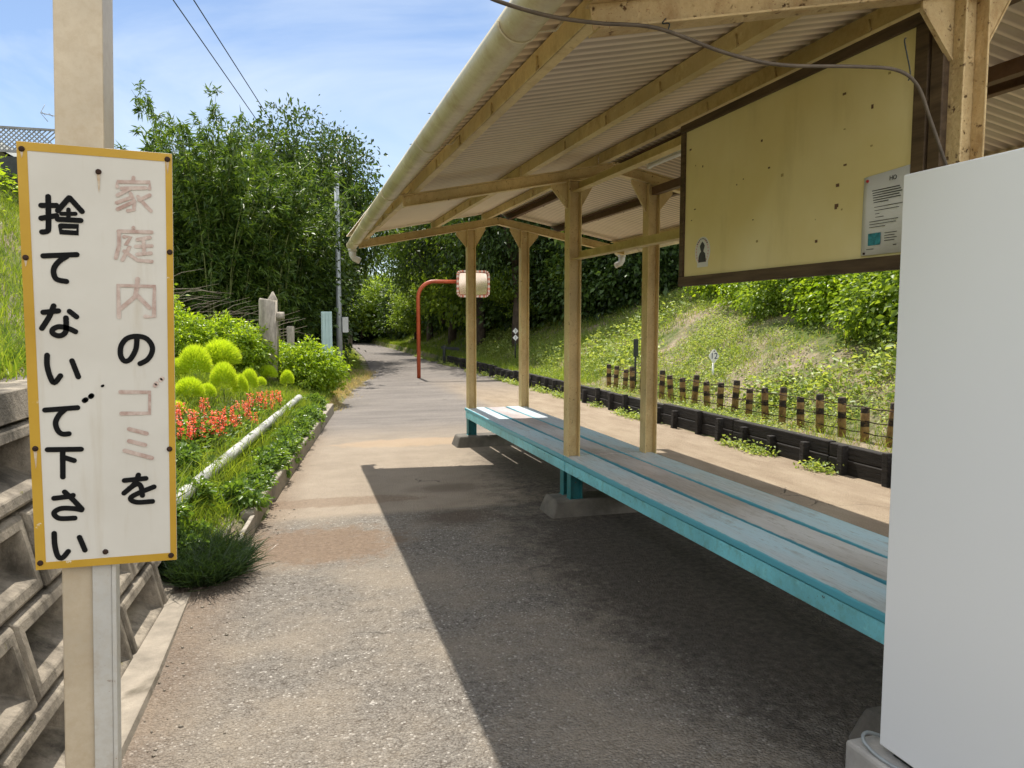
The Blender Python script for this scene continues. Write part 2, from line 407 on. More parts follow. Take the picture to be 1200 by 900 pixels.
M['leaf_dark'] = foliage('leaf_deep_green', (0.016, 0.036, 0.010), (0.07, 0.12, 0.022), 0.33)
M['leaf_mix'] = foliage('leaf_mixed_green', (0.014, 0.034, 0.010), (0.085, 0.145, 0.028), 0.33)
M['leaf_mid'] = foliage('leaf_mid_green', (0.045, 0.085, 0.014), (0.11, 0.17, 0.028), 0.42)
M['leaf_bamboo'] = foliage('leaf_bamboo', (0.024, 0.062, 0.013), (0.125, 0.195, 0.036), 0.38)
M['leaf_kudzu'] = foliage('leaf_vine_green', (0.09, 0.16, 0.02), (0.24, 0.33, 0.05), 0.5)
M['leaf_shrub'] = foliage('leaf_shrub_green', (0.11, 0.20, 0.013), (0.30, 0.41, 0.035), 0.48, 0.35)
M['kochia'] = foliage('kochia_lime', (0.34, 0.48, 0.03), (0.52, 0.62, 0.05), 0.42)
M['grass'] = foliage('grass_blade', (0.08, 0.15, 0.018), (0.26, 0.33, 0.05), 0.45)
M['weed'] = foliage('hillside_weed', (0.12, 0.19, 0.045), (0.38, 0.45, 0.15), 0.42)
M['dry'] = foliage('dry_straw', (0.34, 0.27, 0.14), (0.52, 0.43, 0.25), 0.3, 0.8)
M['ivy'] = foliage('ivy_leaf', (0.05, 0.11, 0.022), (0.17, 0.27, 0.05), 0.4, 0.35)
M['mondo'] = foliage('mondo_blade', (0.014, 0.03, 0.012), (0.04, 0.075, 0.022), 0.25, 0.3)
M['petal'] = foliage('salvia_petal', (0.62, 0.03, 0.03), (0.85, 0.26, 0.20), 0.35)

# ------------------------------------------------------------------ builders
ORG = {}                                  # root object -> world origin its meshes are relative to

def tag(o, label=None, cat=None, group=None, kind=None):
    if label: o['label'] = label
    if cat: o['category'] = cat
    if group: o['group'] = group
    if kind: o['kind'] = kind
    return o

def thing(name, label, cat, loc=(0, 0, 0), group=None):
    o = bpy.data.objects.new(name, None)
    o.empty_display_size = 0.2
    COL.objects.link(o)
    o.location = loc
    ORG[o.name] = Vector(loc)
    return tag(o, label, cat, group)

def link_mesh(name, me, mat, parent=None, origin=None):
    o = bpy.data.objects.new(name, me)
    COL.objects.link(o)
    if mat is not None: me.materials.append(mat)
    if parent is not None:
        o.parent = parent
        ORG[o.name] = ORG[parent.name]
    else:
        ORG[o.name] = Vector(origin or (0, 0, 0))
        o.location = ORG[o.name]
    return o

class MB:
    def __init__(s): s.v, s.f, s.sm = [], [], []
    def add(s, vs, fs, smooth=False):
        k = len(s.v)
        s.v += [Vector(p) for p in vs]
        s.f += [tuple(i + k for i in q) for q in fs]
        s.sm += [smooth] * len(fs)
        return s
    def box(s, lo, hi):
        (a, b, c), (d, e, f) = lo, hi
        return s.add([(a, b, c), (d, b, c), (d, e, c), (a, e, c), (a, b, f), (d, b, f), (d, e, f), (a, e, f)],
                     [(0, 3, 2, 1), (4, 5, 6, 7), (0, 1, 5, 4), (1, 2, 6, 5), (2, 3, 7, 6), (3, 0, 4, 7)])
    def bar(s, p, q, w, d, up=(0, 0, 1), offw=0.0, offd=0.0):
        """box beam from p to q: w across, d along 'up'"""
        p, q = Vector(p), Vector(q)
        t = (q - p).normalized()
        sd_ = t.cross(Vector(up)).normalized()
        u = sd_.cross(t)
        vs = []
        for b in (p, q):
            for i, j in ((-1, -1), (1, -1), (1, 1), (-1, 1)):
                vs.append(b + sd_ * (offw + i * w / 2) + u * (offd + j * d / 2))
        return s.add(vs, [(3, 2, 1, 0), (4, 5, 6, 7), (0, 1, 5, 4), (1, 2, 6, 5), (2, 3, 7, 6), (3, 0, 4, 7)])
    def hbeam(s, p, q, w, d, up=(0, 0, 1), tf=0.008, tw=0.006):
        s.bar(p, q, w, tf, up, 0, d / 2 - tf / 2)
        s.bar(p, q, w, tf, up, 0, -d / 2 + tf / 2)
        return s.bar(p, q, tw, d - 2 * tf, up)
    def tube(s, pts, r, n=10, caps=True):
        pts = [Vector(p) for p in pts]
        rs = r if isinstance(r, (list, tuple)) else [r] * len(pts)
        vs, fs = [], []
        ref = None
        for i, p in enumerate(pts):
            t = (pts[min(i + 1, len(pts) - 1)] - pts[max(i - 1, 0)]).normalized()
            if ref is None:
                ref = t.orthogonal().normalized()
            ref = (ref - t * ref.dot(t)).normalized()
            b = t.cross(ref)
            for k in range(n):
                a = 2 * math.pi * k / n
                vs.append(p + (ref * math.cos(a) + b * math.sin(a)) * rs[i])
        for i in range(len(pts) - 1):
            for k in range(n):
                fs.append((i * n + k, i * n + (k + 1) % n, (i + 1) * n + (k + 1) % n, (i + 1) * n + k))
        s.add(vs, fs, True)
        if caps:
            k0 = len(s.v) - len(vs)
            s.f += [tuple(k0 + i for i in range(n - 1, -1, -1)), tuple(k0 + (len(pts) - 1) * n + i for i in range(n))]
            s.sm += [False, False]
        return s
    def prism(s, poly, axis, a, b):
        """extrude 2D polygon along axis 0/1/2 from a to b"""
        def p3(u, v, w):
            return {0: (w, u, v), 1: (u, w, v), 2: (u, v, w)}[axis]
        n = len(poly)
        vs = [p3(u, v, a) for u, v in poly] + [p3(u, v, b) for u, v in poly]
        fs = [tuple(range(n - 1, -1, -1)), tuple(range(n, 2 * n))] + [(i, (i + 1) % n, n + (i + 1) % n, n + i) for i in range(n)]
        return s.add(vs, fs)
    def build(s, name, mat, parent=None, origin=None, bevel=0.0, seg=2):
        me = bpy.data.meshes.new(name)
        o = ORG[parent.name] if parent is not None else Vector(origin or (0, 0, 0))
        me.from_pydata([tuple(p - o) for p in s.v], [], s.f)
        me.polygons.foreach_set('use_smooth', s.sm)
        import bmesh
        bm = bmesh.new(); bm.from_mesh(me)
        bmesh.ops.recalc_face_normals(bm, faces=bm.faces)
        bm.to_mesh(me); bm.free()
        ob = link_mesh(name, me, mat, parent, origin)
        if bevel:
            bv = ob.modifiers.new('bevel', 'BEVEL')
            bv.width, bv.segments, bv.limit_method = bevel, seg, 'ANGLE'
        return ob

def np_mesh(name, V, T, mat, parent=None, origin=None):
    me = bpy.data.meshes.new(name)
    V = np.ascontiguousarray(V, dtype=np.float32)
    T = np.ascontiguousarray(T, dtype=np.int32)
    n, k = T.shape
    me.vertices.add(len(V)); me.vertices.foreach_set('co', V.ravel())
    me.loops.add(n * k); me.loops.foreach_set('vertex_index', T.ravel())
    me.polygons.add(n)
    me.polygons.foreach_set('loop_start', np.arange(0, n * k, k, dtype=np.int32))
    me.polygons.foreach_set('loop_total', np.full(n, k, dtype=np.int32))
    me.update(calc_edges=True); me.validate()
    return link_mesh(name, me, mat, parent, origin)

def unit(a):
    return a / np.maximum(np.linalg.norm(a, axis=-1, keepdims=True), 1e-9)

def leaf_arrays(P, D, N, L, W, fold=0.25):
    """one folded two-triangle leaf at every point P, along D, facing N"""
    D = unit(D)
    S = unit(np.cross(D, N) + 1e-6)
    N = np.cross(S, D)
    L = np.broadcast_to(np.asarray(L, float), (len(P),))[:, None]
    W = np.broadcast_to(np.asarray(W, float), (len(P),))[:, None]
    a = P
    c = P + D * L - N * L * 0.12
    m = P + D * L * 0.45
    b = m + S * W * 0.5 + N * W * fold
    d = m - S * W * 0.5 + N * W * fold
    V = np.stack([a, b, c, d], 1).reshape(-1, 3)
    k = np.arange(len(P))[:, None] * 4
    T = np.concatenate([k + [0, 1, 2], k + [0, 2, 3]], 1).reshape(-1, 3)
    return V, T

def blade_arrays(P, D, L, W, bend, rng):
    """three-vertex-wide bent grass blades (two segments)"""
    D = unit(D)
    S = unit(np.cross(D, rng.normal(size=D.shape)))
    L = np.broadcast_to(np.asarray(L, float), (len(P),))[:, None]
    side = unit(rng.normal(size=D.shape) * [1, 1, 0.0] + 1e-6)
    m = P + D * L * 0.55
    tip = m + unit(D + side * bend) * L * 0.45
    V = np.stack([P - S * W / 2, P + S * W / 2, m + S * W * 0.38, m - S * W * 0.38, tip], 1).reshape(-1, 3)
    k = np.arange(len(P))[:, None] * 5
    T = np.concatenate([k + [0, 1, 2], k + [0, 2, 3], k + [3, 2, 4]], 1).reshape(-1, 3)
    return V, T

def join(parts):
    Vs, Ts, k = [], [], 0
    for V, T in parts:
        Vs.append(V); Ts.append(T + k); k += len(V)
    return np.concatenate(Vs), np.concatenate(Ts)

def children(o): return [c for c in COL.objects if c.parent == o]
def copy_tree(o, parent=None):
    kids = children(o)
    c = o.copy()
    COL.objects.link(c)
    if parent is not None: c.parent = parent
    for k in kids: copy_tree(k, c)
    return c

# ------------------------------------------------------------------ lie of the land
XL_Y = [-40, 2.8, 3.6, 5.0, 6.9, 12.5, 16, 20.4, 30, 43, 60, 140]
XL_X = [-0.60, -0.55, -0.50, -0.28, -0.04, 0.76, 1.35, 2.27, 3.0, 3.6, 4.2, 4.2]
def xl(y): return np.interp(y, XL_Y, XL_X)
def zt(x, y):
    x, y = np.asarray(x, float), np.asarray(y, float)
    d = xl(y) - x
    base = np.interp(d, [0.0, 0.1, 0.25, 3, 6, 7, 60], [-0.03, 0.10, 0.16, 1.0, 3.6, 4.3, 4.8])
    far_flat = np.interp(y, [14, 20], [0, 1])            # beyond the bed the verge starts level
    base = np.where(d > 0, base * (1 - far_flat) + far_flat * np.interp(d, [0, 0.9, 3, 6, 7, 60], [-0.03, 0.08, 0.9, 3.5, 4.3, 4.8]), base)
    wall = np.interp(d, [0, 0.33, 0.62, 3, 6, 7, 60], [-0.03, -0.03, 1.2, 1.9, 3.6, 4.3, 4.8])
    k = np.clip((y - 4.5) / 1.0, 0, 1)
    left = wall * (1 - k) + base * k
    right = np.interp(x, [5.17, 5.26, 5.9, 12.5, 30, 80], [0, 0.20, 0.25, 4.0, 9.0, 12.0])
    z = np.where(d > 0, left, np.where(x > 5.16, right, 0))
    bump = 0.05 * np.sin(x * 2.1 + y * 0.9) * np.cos(y * 1.7 - x) + 0.03 * np.sin(5.3 * x + 2 * y) * np.sin(4.1 * y)
    z = z + bump * np.clip((np.maximum(d, x - 5.5) - 0.5) / 1.2, 0, 1)
    return np.where((d <= 0) & (x < 5.16), -0.03, z)

def axis_steps(marks):
    out = []
    for a, b, st in marks:
        out += list(np.arange(a, b - 1e-6, st))
    return np.array(out + [marks[-1][1]])
gx = axis_steps([(-160, -40, 12), (-40, -12, 2), (-12, -2, 0.4), (-2, 3, 0.1), (3, 5, 0.25), (5, 6.2, 0.05), (6.2, 14, 0.25), (14, 40, 2), (40, 200, 16)])
gy = axis_steps([(-60, -4, 4), (-4, 16, 0.2), (16, 50, 0.5), (50, 100, 5), (100, 400, 30)])
GX, GY = np.meshgrid(gx, gy, indexing='ij')
V = np.stack([GX, GY, zt(GX, GY)], -1).reshape(-1, 3)
ni, nj = GX.shape
I, J = np.meshgrid(np.arange(ni - 1), np.arange(nj - 1), indexing='ij')
q = (I * nj + J).ravel()[:, None]
o = np_mesh('terrain', V, np.concatenate([q, q + nj, q + nj + 1, q + 1], 1), M['turf'])
o.data.polygons.foreach_set('use_smooth', [True] * len(o.data.polygons))
tag(o, kind='structure')

ys = axis_steps([(-40, 0, 2), (0, 62, 0.4)])
V, T = [], []
for i, y in enumerate(ys):
    x0 = float(xl(y)) - (0.14 if y < 3 else 0.32 if y < 4.7 else 0.02)
    V += [(x0, y, 0.0), (5.2, y, 0.0)]
    if i: T.append((2 * i - 2, 2 * i - 1, 2 * i + 1, 2 * i))
o = np_mesh('platform_path', np.array(V), np.array(T), M['platform'])
tag(o, kind='structure')
b = MB()
b.add([(-0.80, 4.42, 0.008), (-0.515, 4.42, 0.008), (-0.535, 3.4, 0.026), (-0.575, 2.6, 0.03), (-0.62, -4, 0.03), (-1.3, -4, 0.03),
       (-0.80, 4.42, -0.03), (-0.515, 4.42, -0.03), (-0.525, 3.4, -0.03), (-0.56, 2.6, -0.03), (-0.60, -4, -0.03), (-1.3, -4, -0.03)],
      [(0, 1, 2, 3, 4, 5), (1, 7, 8, 2), (2, 8, 9, 3), (3, 9, 10, 4), (0, 6, 7, 1)])
o = b.build('concrete_strip', M['kerb'])
tag(o, kind='structure')

# ------------------------------------------------------------------ retaining wall of recessed concrete blocks
def wall_pt(s, h, dep):
    """s metres along the wall towards the camera, h height, dep metres into the wall"""
    ax = Vector((-0.58, 4.75, 0)); dv = Vector((-0.062, -1, 0)).normalized()
    nn = Vector((-dv.y * -1, dv.x * -1, 0))           # points into the bank
    nn = Vector((-abs(dv.y), 0.062 * 0.99, 0)).normalized()
    return ax + dv * s + nn * (0.02 + 0.23 * h + dep) + Vector((0, 0, h))
b = MB()
rnd = random.Random(5)
H, LB = 0.29, 0.62
for r in range(4):
    h0 = -0.04 + r * H
    s = 0.0 if r % 2 == 0 else -0.0
    first = 0.5 if r % 2 == 0 else 0.5 + LB / 2
    while s < 7.5:
        ln = first if s == 0.0 else LB
        j = [rnd.uniform(-0.006, 0.006) for _ in range(4)]
        g = 0.008
        A0, A1, B0, B1 = s + g, s + ln - g, h0 + g, h0 + H - g
        dz = j[0]
        fr, fb = 0.052, 0.05
        O = [wall_pt(A0, B0, dz), wall_pt(A1, B0, dz), wall_pt(A1, B1, dz), wall_pt(A0, B1, dz)]
        ch = 0.012
        O2 = [wall_pt(A0 + ch, B0 + ch, dz - ch), wall_pt(A1 - ch, B0 + ch, dz - ch), wall_pt(A1 - ch, B1 - ch, dz - ch), wall_pt(A0 + ch, B1 - ch, dz - ch)]
        I1 = [wall_pt(A0 + fr, B0 + fb, dz - ch), wall_pt(A1 - fr, B0 + fb, dz - ch), wall_pt(A1 - fr, B1 - fb, dz - ch), wall_pt(A0 + fr, B1 - fb, dz - ch)]
        I2 = [wall_pt(A0 + fr + 0.05, B0 + fb + 0.085, dz + 0.13), wall_pt(A1 - fr - 0.05, B0 + fb + 0.085, dz + 0.13), wall_pt(A1 - fr - 0.03, B1 - fb - 0.01, dz + 0.13), wall_pt(A0 + fr + 0.03, B1 - fb - 0.01, dz + 0.13)]
        BK = [wall_pt(A0, B0, 0.20), wall_pt(A1, B0, 0.20), wall_pt(A1, B1, 0.20), wall_pt(A0, B1, 0.20)]
        vs_ = O + O2 + I1 + I2 + BK
        fs_ = [(12, 13, 14, 15)]
        for k in range(4):
            k2 = (k + 1) % 4
            for lay in (0, 4, 8):
                fs_.append((lay + k, lay + k2, lay + 4 + k2, lay + 4 + k))
            fs_.append((16 + k, 16 + k2, k2, k))
        b.add(vs_, fs_)
        s += ln
# dark backing and a flat coping
def slab(s0, s1, h0, h1, d0, d1):
    vs_ = [wall_pt(s_, h_, d_) for s_ in (s0, s1) for h_, d_ in ((h0, d0), (h0, d1), (h1, d1), (h1, d0))]
    b.add(vs_, [(3, 2, 1, 0), (4, 5, 6, 7), (0, 1, 5, 4), (1, 2, 6, 5), (2, 3, 7, 6), (3, 0, 4, 7)])
slab(0.012, 7.5, -0.05, 1.115, 0.17, 0.34)
for i in range(8):
    slab(i * 0.95 + 0.0, i * 0.95 + 0.94, 1.125, 1.235, -0.02, 0.36)
o = b.build('retaining_wall', M['block'], bevel=0.004, seg=1)
tag(o, 'stained grey retaining wall of recessed concrete blocks behind the sign pole', 'wall')

# ------------------------------------------------------------------ waiting shelter
XF, XR, XM = 2.12, 2.77, 2.45            # front posts, rear posts, ridge
FY = [8.80, 5.50, 2.03]                  # the three frames
ZE, SL = 2.32, 0.195                     # cross beam centre height at the eave end, slope
def zb(x): return ZE + SL * (min(x, 2 * XM - x) - 0.83)
sh = thing('waiting_shelter', 'open platform shelter with cream steel posts and low corrugated gable roof', 'shelter', (XM, 5.4, 0))
for fi, y in enumerate(FY):
    mt = M['cream_rough'] if fi == 2 else M['cream']
    for x in (XF, XR):
        b = MB()
        top = zb(x) - 0.045
        b.hbeam((x, y, 0.405), (x, y, top), 0.10, 0.10, (1, 0, 0))
        b.box((x - 0.055, y - 0.055, top - 0.008), (x + 0.055, y + 0.055, top + 0.003))
        p = b.build('post', mt, sh, bevel=0.0025)
        for sg in (-1, 1):
            g = MB()
            xo = x + sg * 0.0515
            xa = x + sg * 0.175
            g.prism([(xo, zb(xo) - 0.047), (xa, zb(xa) - 0.047), (xa, zb(xa) - 0.072), (xo, top - 0.205)] if sg > 0 else
                    [(xo, top - 0.205), (xa, zb(xa) - 0.072), (xa, zb(xa) - 0.047), (xo, zb(xo) - 0.047)], 1, y - 0.0055, y + 0.0055)
            # bright rim plate along the sloping edge
            g.bar((xo, y, top - 0.205), (xa, y, zb(xa) - 0.07), 0.018, 0.006, (0, 0, 1))
            g.build('gusset', mt, p)
    for xa, xb in ((0.83, XM), (2 * XM - 0.83, XM)):
        b = MB()
        b.hbeam((xa, y, zb(xa)), (xb, y, zb(xb)), 0.075, 0.085, (0, 0, 1), 0.007, 0.006)
        b.build('cross_beam', mt, sh, bevel=0.002)
    b = MB()                              # sloping sided concrete footing across both posts
    x0, x1 = 1.90, 3.0
    vs_ = []
    for z, e in ((-0.02, 0.0), (0.125, 0.045)):
        vs_ += [(x0 + e, y - 0.17 + e, z), (x1 - e, y - 0.17 + e, z), (x1 - e, y + 0.17 - e, z), (x0 + e, y + 0.17 - e, z)]
    b.add(vs_, [(3, 2, 1, 0), (4, 5, 6, 7), (0, 1, 5, 4), (1, 2, 6, 5), (2, 3, 7, 6), (3, 0, 4, 7)])
    b.build('footing', M['concrete'], sh, bevel=0.02, seg=3)
YN, YE = 1.70, 9.02                       # roof sheet ends
def zp(x): return zb(x) + 0.0425
PUR = [(0.89, 'purlin'), (1.69, 'purlin'), (2.30, 'purlin'), (2.60, 'brown'), (3.21, 'brown'), (4.01, 'purlin')]
for x, mk in PUR:
    b = MB()
    # lipped channel lying on the beams, broken at the joints between lengths
    for ya, yb in ((YN + 0.03, 5.44), (5.46, YE - 0.03)):
        z = zp(x)
        b.bar((x, ya, z + 0.038), (x, yb, z + 0.038), 0.005, 0.074, (0, 0, 1))
        sg = 1 if x < XM else -1
        b.bar((x + sg * 0.0215, ya, z + 0.004), (x + sg * 0.0215, yb, z + 0.004), 0.043, 0.006, (0, 0, 1))
        b.bar((x + sg * 0.0215, ya, z + 0.072), (x + sg * 0.0215, yb, z + 0.072), 0.043, 0.006, (0, 0, 1))
        for k in range(int((yb - ya) / 0.62)):
            yy = ya + 0.3 + k * 0.62
            b.tube([(x - sg * 0.002, yy, z + 0.012), (x - sg * 0.012, yy, z - 0.004), (x - sg * 0.006, yy + 0.012, z + 0.05)], 0.0035, 5)
    b.build('purlin', M[mk], sh)
zs_ = lambda x: zp(x) + 0.0865
def roof_sheet(x0, x1, name):
    pit, amp = 0.076, 0.0105
    per = 16
    ny = int((YE - YN) / pit * per) + 1
    yy = np.linspace(YN, YE, ny)
    xs_ = np.linspace(x0, x1, 3)
    lower = np.array([[(x, y, zs_(x) + amp * (1.5 * abs(math.sin(math.pi * y / pit)) ** 0.8 - 0.8)) for y in yy] for x in xs_])
    Vn = lower.reshape(-1, 3)
    Vt = Vn + [0, 0, 0.0016]
    I, J = np.meshgrid(np.arange(2), np.arange(ny - 1), indexing='ij')
    k = (I * ny + J).ravel()[:, None]
    T = np.concatenate([k, k + 1, k + ny + 1, k + ny], 1)
    n = len(Vn)
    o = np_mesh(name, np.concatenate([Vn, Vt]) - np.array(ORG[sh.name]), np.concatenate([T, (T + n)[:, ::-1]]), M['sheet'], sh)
    o.data.polygons.foreach_set('use_smooth', [True] * len(o.data.polygons))
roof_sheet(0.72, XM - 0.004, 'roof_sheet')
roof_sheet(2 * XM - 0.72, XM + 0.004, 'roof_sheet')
b = MB()
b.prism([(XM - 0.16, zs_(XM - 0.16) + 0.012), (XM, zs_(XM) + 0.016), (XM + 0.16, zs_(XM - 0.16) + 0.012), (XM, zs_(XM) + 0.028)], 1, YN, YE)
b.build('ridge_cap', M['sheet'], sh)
for sx, dr in ((0.745, 0.05), (2 * XM - 0.745, 0.04)):   # gutters: half round, rolled lip, brackets, end outlet
    sg = -1 if sx < XM else 1
    b = MB()
    n, rr = 14, 0.062
    path = [(YN - 0.05, 0.0), (4.0, 0.0), (6.5, -0.01), (9.15, -dr)]
    def gxz(y):
        z = float(np.interp(y, [p[0] for p in path], [p[1] for p in path]))
        xo = float(np.interp(y, [1.9, 9.2], [-0.045, 0.045])) if sg < 0 else 0.0
        return sx + xo, ZE + 0.07 + z
    pr_ = []
    for k in range(n + 1):
        a = math.pi + math.pi * k / n
        pr_.append((rr * math.cos(a), rr * 0.92 * math.sin(a)))
    inner = [(u * 0.95, v * 0.95) for u, v in pr_][::-1]
    prof = pr_ + [(rr * 1.0, 0.012), (rr * 0.94, 0.012)] + inner + [(-rr * 0.94, 0.012), (-rr, 0.012)]
    yy = [YN - 0.05, 3.0, 4.6, 6.2, 7.7, 9.15]
    vs_ = []
    for y in yy:
        gx_, gz_ = gxz(y)
        vs_ += [(gx_ + u, y, gz_ + v) for u, v in prof]
    m_ = len(prof)
    fs_ = [(i * m_ + k, i * m_ + (k + 1) % m_, (i + 1) * m_ + (k + 1) % m_, (i + 1) * m_ + k) for i in range(len(yy) - 1) for k in range(m_)]
    b.add(vs_, fs_, True)
    gx_, gz_ = gxz(yy[-1])
    b.prism([(gx_ + u * 1.03, gz_ + v * 1.03) for u, v in pr_], 1, yy[-1] - 0.004, yy[-1] + 0.006)
    gx_, gz_ = gxz(yy[0])
    b.prism([(gx_ + u * 1.03, gz_ + v * 1.03) for u, v in pr_], 1, yy[0] - 0.006, yy[0] + 0.004)
    gt = b.build('gutter', M['gutter'], sh)
    for y in (2.3, 3.9, 5.5, 6.55, 7.3, 8.5):
        gx_, gz_ = gxz(y)
        k_ = MB()
        k_.tube([(gx_ + (rr + 0.003) * math.cos(math.pi + math.pi * q / 10), y, gz_ + (rr * 0.92 + 0.003) * math.sin(math.pi + math.pi * q / 10)) for q in range(11)], 0.004, 6)
        k_.tube([(gx_ - sg * 0.055, y, gz_ - 0.02), (gx_ - sg * 0.12, y, gz_ - 0.01), (gx_ - sg * 0.15, y, gz_ + 0.03)], 0.0035, 6)
        k_.build('gutter_bracket', M['gutter'], gt)
    e = MB()
    gx_, gz_ = gxz(9.06)
    e.tube([(gx_, 9.06, gz_ - 0.045), (gx_, 9.06, gz_ - 0.12), (gx_ - sg * 0.02, 9.06, gz_ - 0.155), (gx_ - sg * 0.085, 9.06, gz_ - 0.185)], [0.043, 0.041, 0.038, 0.036], 14)
    e.tube([(gx_, 9.06, gz_ - 0.05), (gx_, 9.06, gz_ - 0.075)], 0.05, 14)
    e.build('downpipe_elbow', M['white_steel'], gt)
for z, w in ((1.97, 0.06), (2.475, 0.07)):   # longitudinal rails between near and middle front posts
    b = MB()
    b.bar((XF, FY[2] + 0.052, z), (XF, FY[1] - 0.052, z), 0.006, w, (0, 0, 1), 0.027)
    b.bar((XF, FY[2] + 0.052, z - w / 2), (XF, FY[1] - 0.052, z - w / 2), 0.06, 0.006, (0, 0, 1))
    b.build('rail', M['purlin'], sh)
b = MB()
b.bar((XR, FY[2] + 0.052, 2.475), (XR, FY[1] - 0.052, 2.475), 0.05, 0.06)
b.build('rail', M['brown'], sh)

# strip lamp under the ridge
lm = thing('strip_lamp', 'unlit white strip lamp fixed under the shelter ridge behind the board', 'lamp', (2.45, 4.3, 2.55))
b = MB()
b.prism([(2.43, 2.565), (2.47, 2.565), (2.485, 2.61), (2.415, 2.61)], 1, 3.75, 4.95)
b.build('lamp_housing', M['white'], lm, bevel=0.003)
b = MB(); b.tube([(2.45, 3.80, 2.545), (2.45, 4.90, 2.545)], 0.015, 12)
b.build('lamp_tube', M['tube'], lm)
for y in (3.79, 4.91):
    b = MB(); b.box((2.437, y - 0.012, 2.528), (2.463, y + 0.012, 2.566)); b.build('lamp_holder', M['white'], lm)

# ------------------------------------------------------------------ benches
def bench(y0, y1, lab, first):
    t_ = thing('platform_bench', lab, 'bench', (2.425, (y0 + y1) / 2, 0), 'benches under the shelter')
    xs_ = [(2.05, 2.288, 'plank_blue'), (2.306, 2.545, 'plank_brown'), (2.563, 2.80, 'plank_blue')]
    for xa, xb, mk in xs_:
        b = MB()
        cx = (xa + xb) / 2
        n = 12
        ya = np.linspace(y0, y1, n)
        hw = (xb - xa) / 2
        vs_ = []
        for y in ya:
            w = 0.0025 * math.sin(y * 2.3 + cx * 9)
            vs_ += [(cx - hw, y, 0.405 + w), (cx + hw, y, 0.405 + w), (cx + hw, y, 0.44 + w), (cx - hw, y, 0.44 + w)]
        fs_ = [(3, 2, 1, 0), tuple(4 * (n - 1) + k for k in range(4))]
        for i in range(n - 1):
            for k in range(4):
                fs_.append((4 * i + k, 4 * i + (k + 1) % 4, 4 * i + 4 + (k + 1) % 4, 4 * i + 4 + k))
        b.add(vs_, fs_)
        # own origin per plank so that the painted edges follow each plank
        o = b.build('seat_plank', M[mk], None, (cx, (y0 + y1) / 2, 0.42), bevel=0.006, seg=2)
        o.parent = t_
        o.location = Vector((cx, (y0 + y1) / 2, 0.42)) - ORG[t_.name]
    for xa, xb in ((2.062, 2.098), (2.752, 2.788)):
        b = MB(); b.box((xa, y0 + 0.004, 0.318), (xb, y1 - 0.004, 0.398))
        b.build('apron', M['turq'], t_, bevel=0.004)
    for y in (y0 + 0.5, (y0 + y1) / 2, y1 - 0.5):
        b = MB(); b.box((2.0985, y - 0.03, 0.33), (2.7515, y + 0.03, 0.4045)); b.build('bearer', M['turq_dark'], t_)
    return t_
bA = bench(5.505, 8.86, 'farther turquoise slatted bench, its end in the sun by the farthest posts', True)
bB = bench(1.98, 5.495, 'nearer turquoise slatted bench running behind the white cabinet', False)
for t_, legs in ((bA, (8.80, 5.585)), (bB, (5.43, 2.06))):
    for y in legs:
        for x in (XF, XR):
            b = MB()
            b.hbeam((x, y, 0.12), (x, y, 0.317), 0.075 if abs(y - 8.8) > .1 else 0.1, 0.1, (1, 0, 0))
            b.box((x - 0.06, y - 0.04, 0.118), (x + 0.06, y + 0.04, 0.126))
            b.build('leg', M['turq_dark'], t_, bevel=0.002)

# ------------------------------------------------------------------ notice board with its papers
nb = thing('notice_board', 'large bare ochre notice board with dark wooden frame hung from the shelter', 'notice board', (2.05, 2.92, 2.1))
y0, y1, z0, z1 = 2.14, 3.70, 1.715, 2.475
b = MB(); b.box((2.054, y0, z0), (2.075, y1, z1)); b.build('panel', M['board'], nb)
for nm, lo, hi in (('frame_rail', (2.040, y0 - 0.05, z0 - 0.045), (2.09, y1 + 0.03, z0 + 0.004)),
                   ('frame_rail', (2.040, y0 - 0.05, z1 - 0.006), (2.09, y1 + 0.03, z1 + 0.034)),
                   ('frame_stile', (2.042, y1 - 0.012, z0 + 0.005), (2.09, y1 + 0.028, z1 - 0.007)),
                   ('frame_stile', (2.042, y0 - 0.045, z0 + 0.005), (2.09, y0 + 0.012, z1 - 0.007))):
    b = MB(); b.box(lo, hi); b.build(nm, M['frame_wood'], nb, bevel=0.003)
b = MB(); b.box((2.045, y0 - 0.105, z0 - 0.04), (2.10, y0 - 0.055, z1 + 0.03)); b.build('hanging_batten', M['frame_wood'], nb, bevel=0.003)
rnd = random.Random(11)
for _ in range(26):
    yy, zz, s_ = rnd.uniform(y0 + 0.08, y1 - 0.05), rnd.uniform(z0 + 0.05, z1 - 0.1), rnd.uniform(0.003, 0.007)
    b = MB()
    b.box((2.0525, yy - s_ * rnd.uniform(0.6, 2.2), zz - s_ * rnd.uniform(0.4, 1.2)), (2.0545, yy + s_, zz + s_ * rnd.uniform(0.4, 1.4)))
    b.build('tape_scrap', M['brown'] if _ % 4 else M['board_dark'], nb)
# poster: paper with lines of print and a teal picture
po = thing('poster', 'white printed poster pinned at the lower corner of the ochre board', 'poster', (2.051, 2.27, 1.87))
n = 10
b = MB(); vs_ = []; fs_ = []
for i in range(n + 1):
    y = 2.155 + 0.215 * i / n
    curl = 0.006 * (i / n) ** 3
    for z in (1.728, 1.86, 2.02):
        vs_.append((2.0505 - curl * (1.0 if z < 1.9 else 0.5), y, z - 0.01 * (i / n) * (z > 2)))
for i in range(n):
    for k in range(2): fs_.append((3 * i + k, 3 * i + 3 + k, 3 * i + 4 + k, 3 * i + 1 + k))
b.add(vs_, fs_, True); o = b.build('sheet', M['paper'], po)
sm_ = o.modifiers.new('thick', 'SOLIDIFY'); sm_.thickness = 0.0006; sm_.offset = 0
b = MB()
def mark(bm, ya, yb, za, zb_, x=2.0486): bm.box((x - 0.0006, min(ya, yb), za), (x + 0.0002, max(ya, yb), zb_))
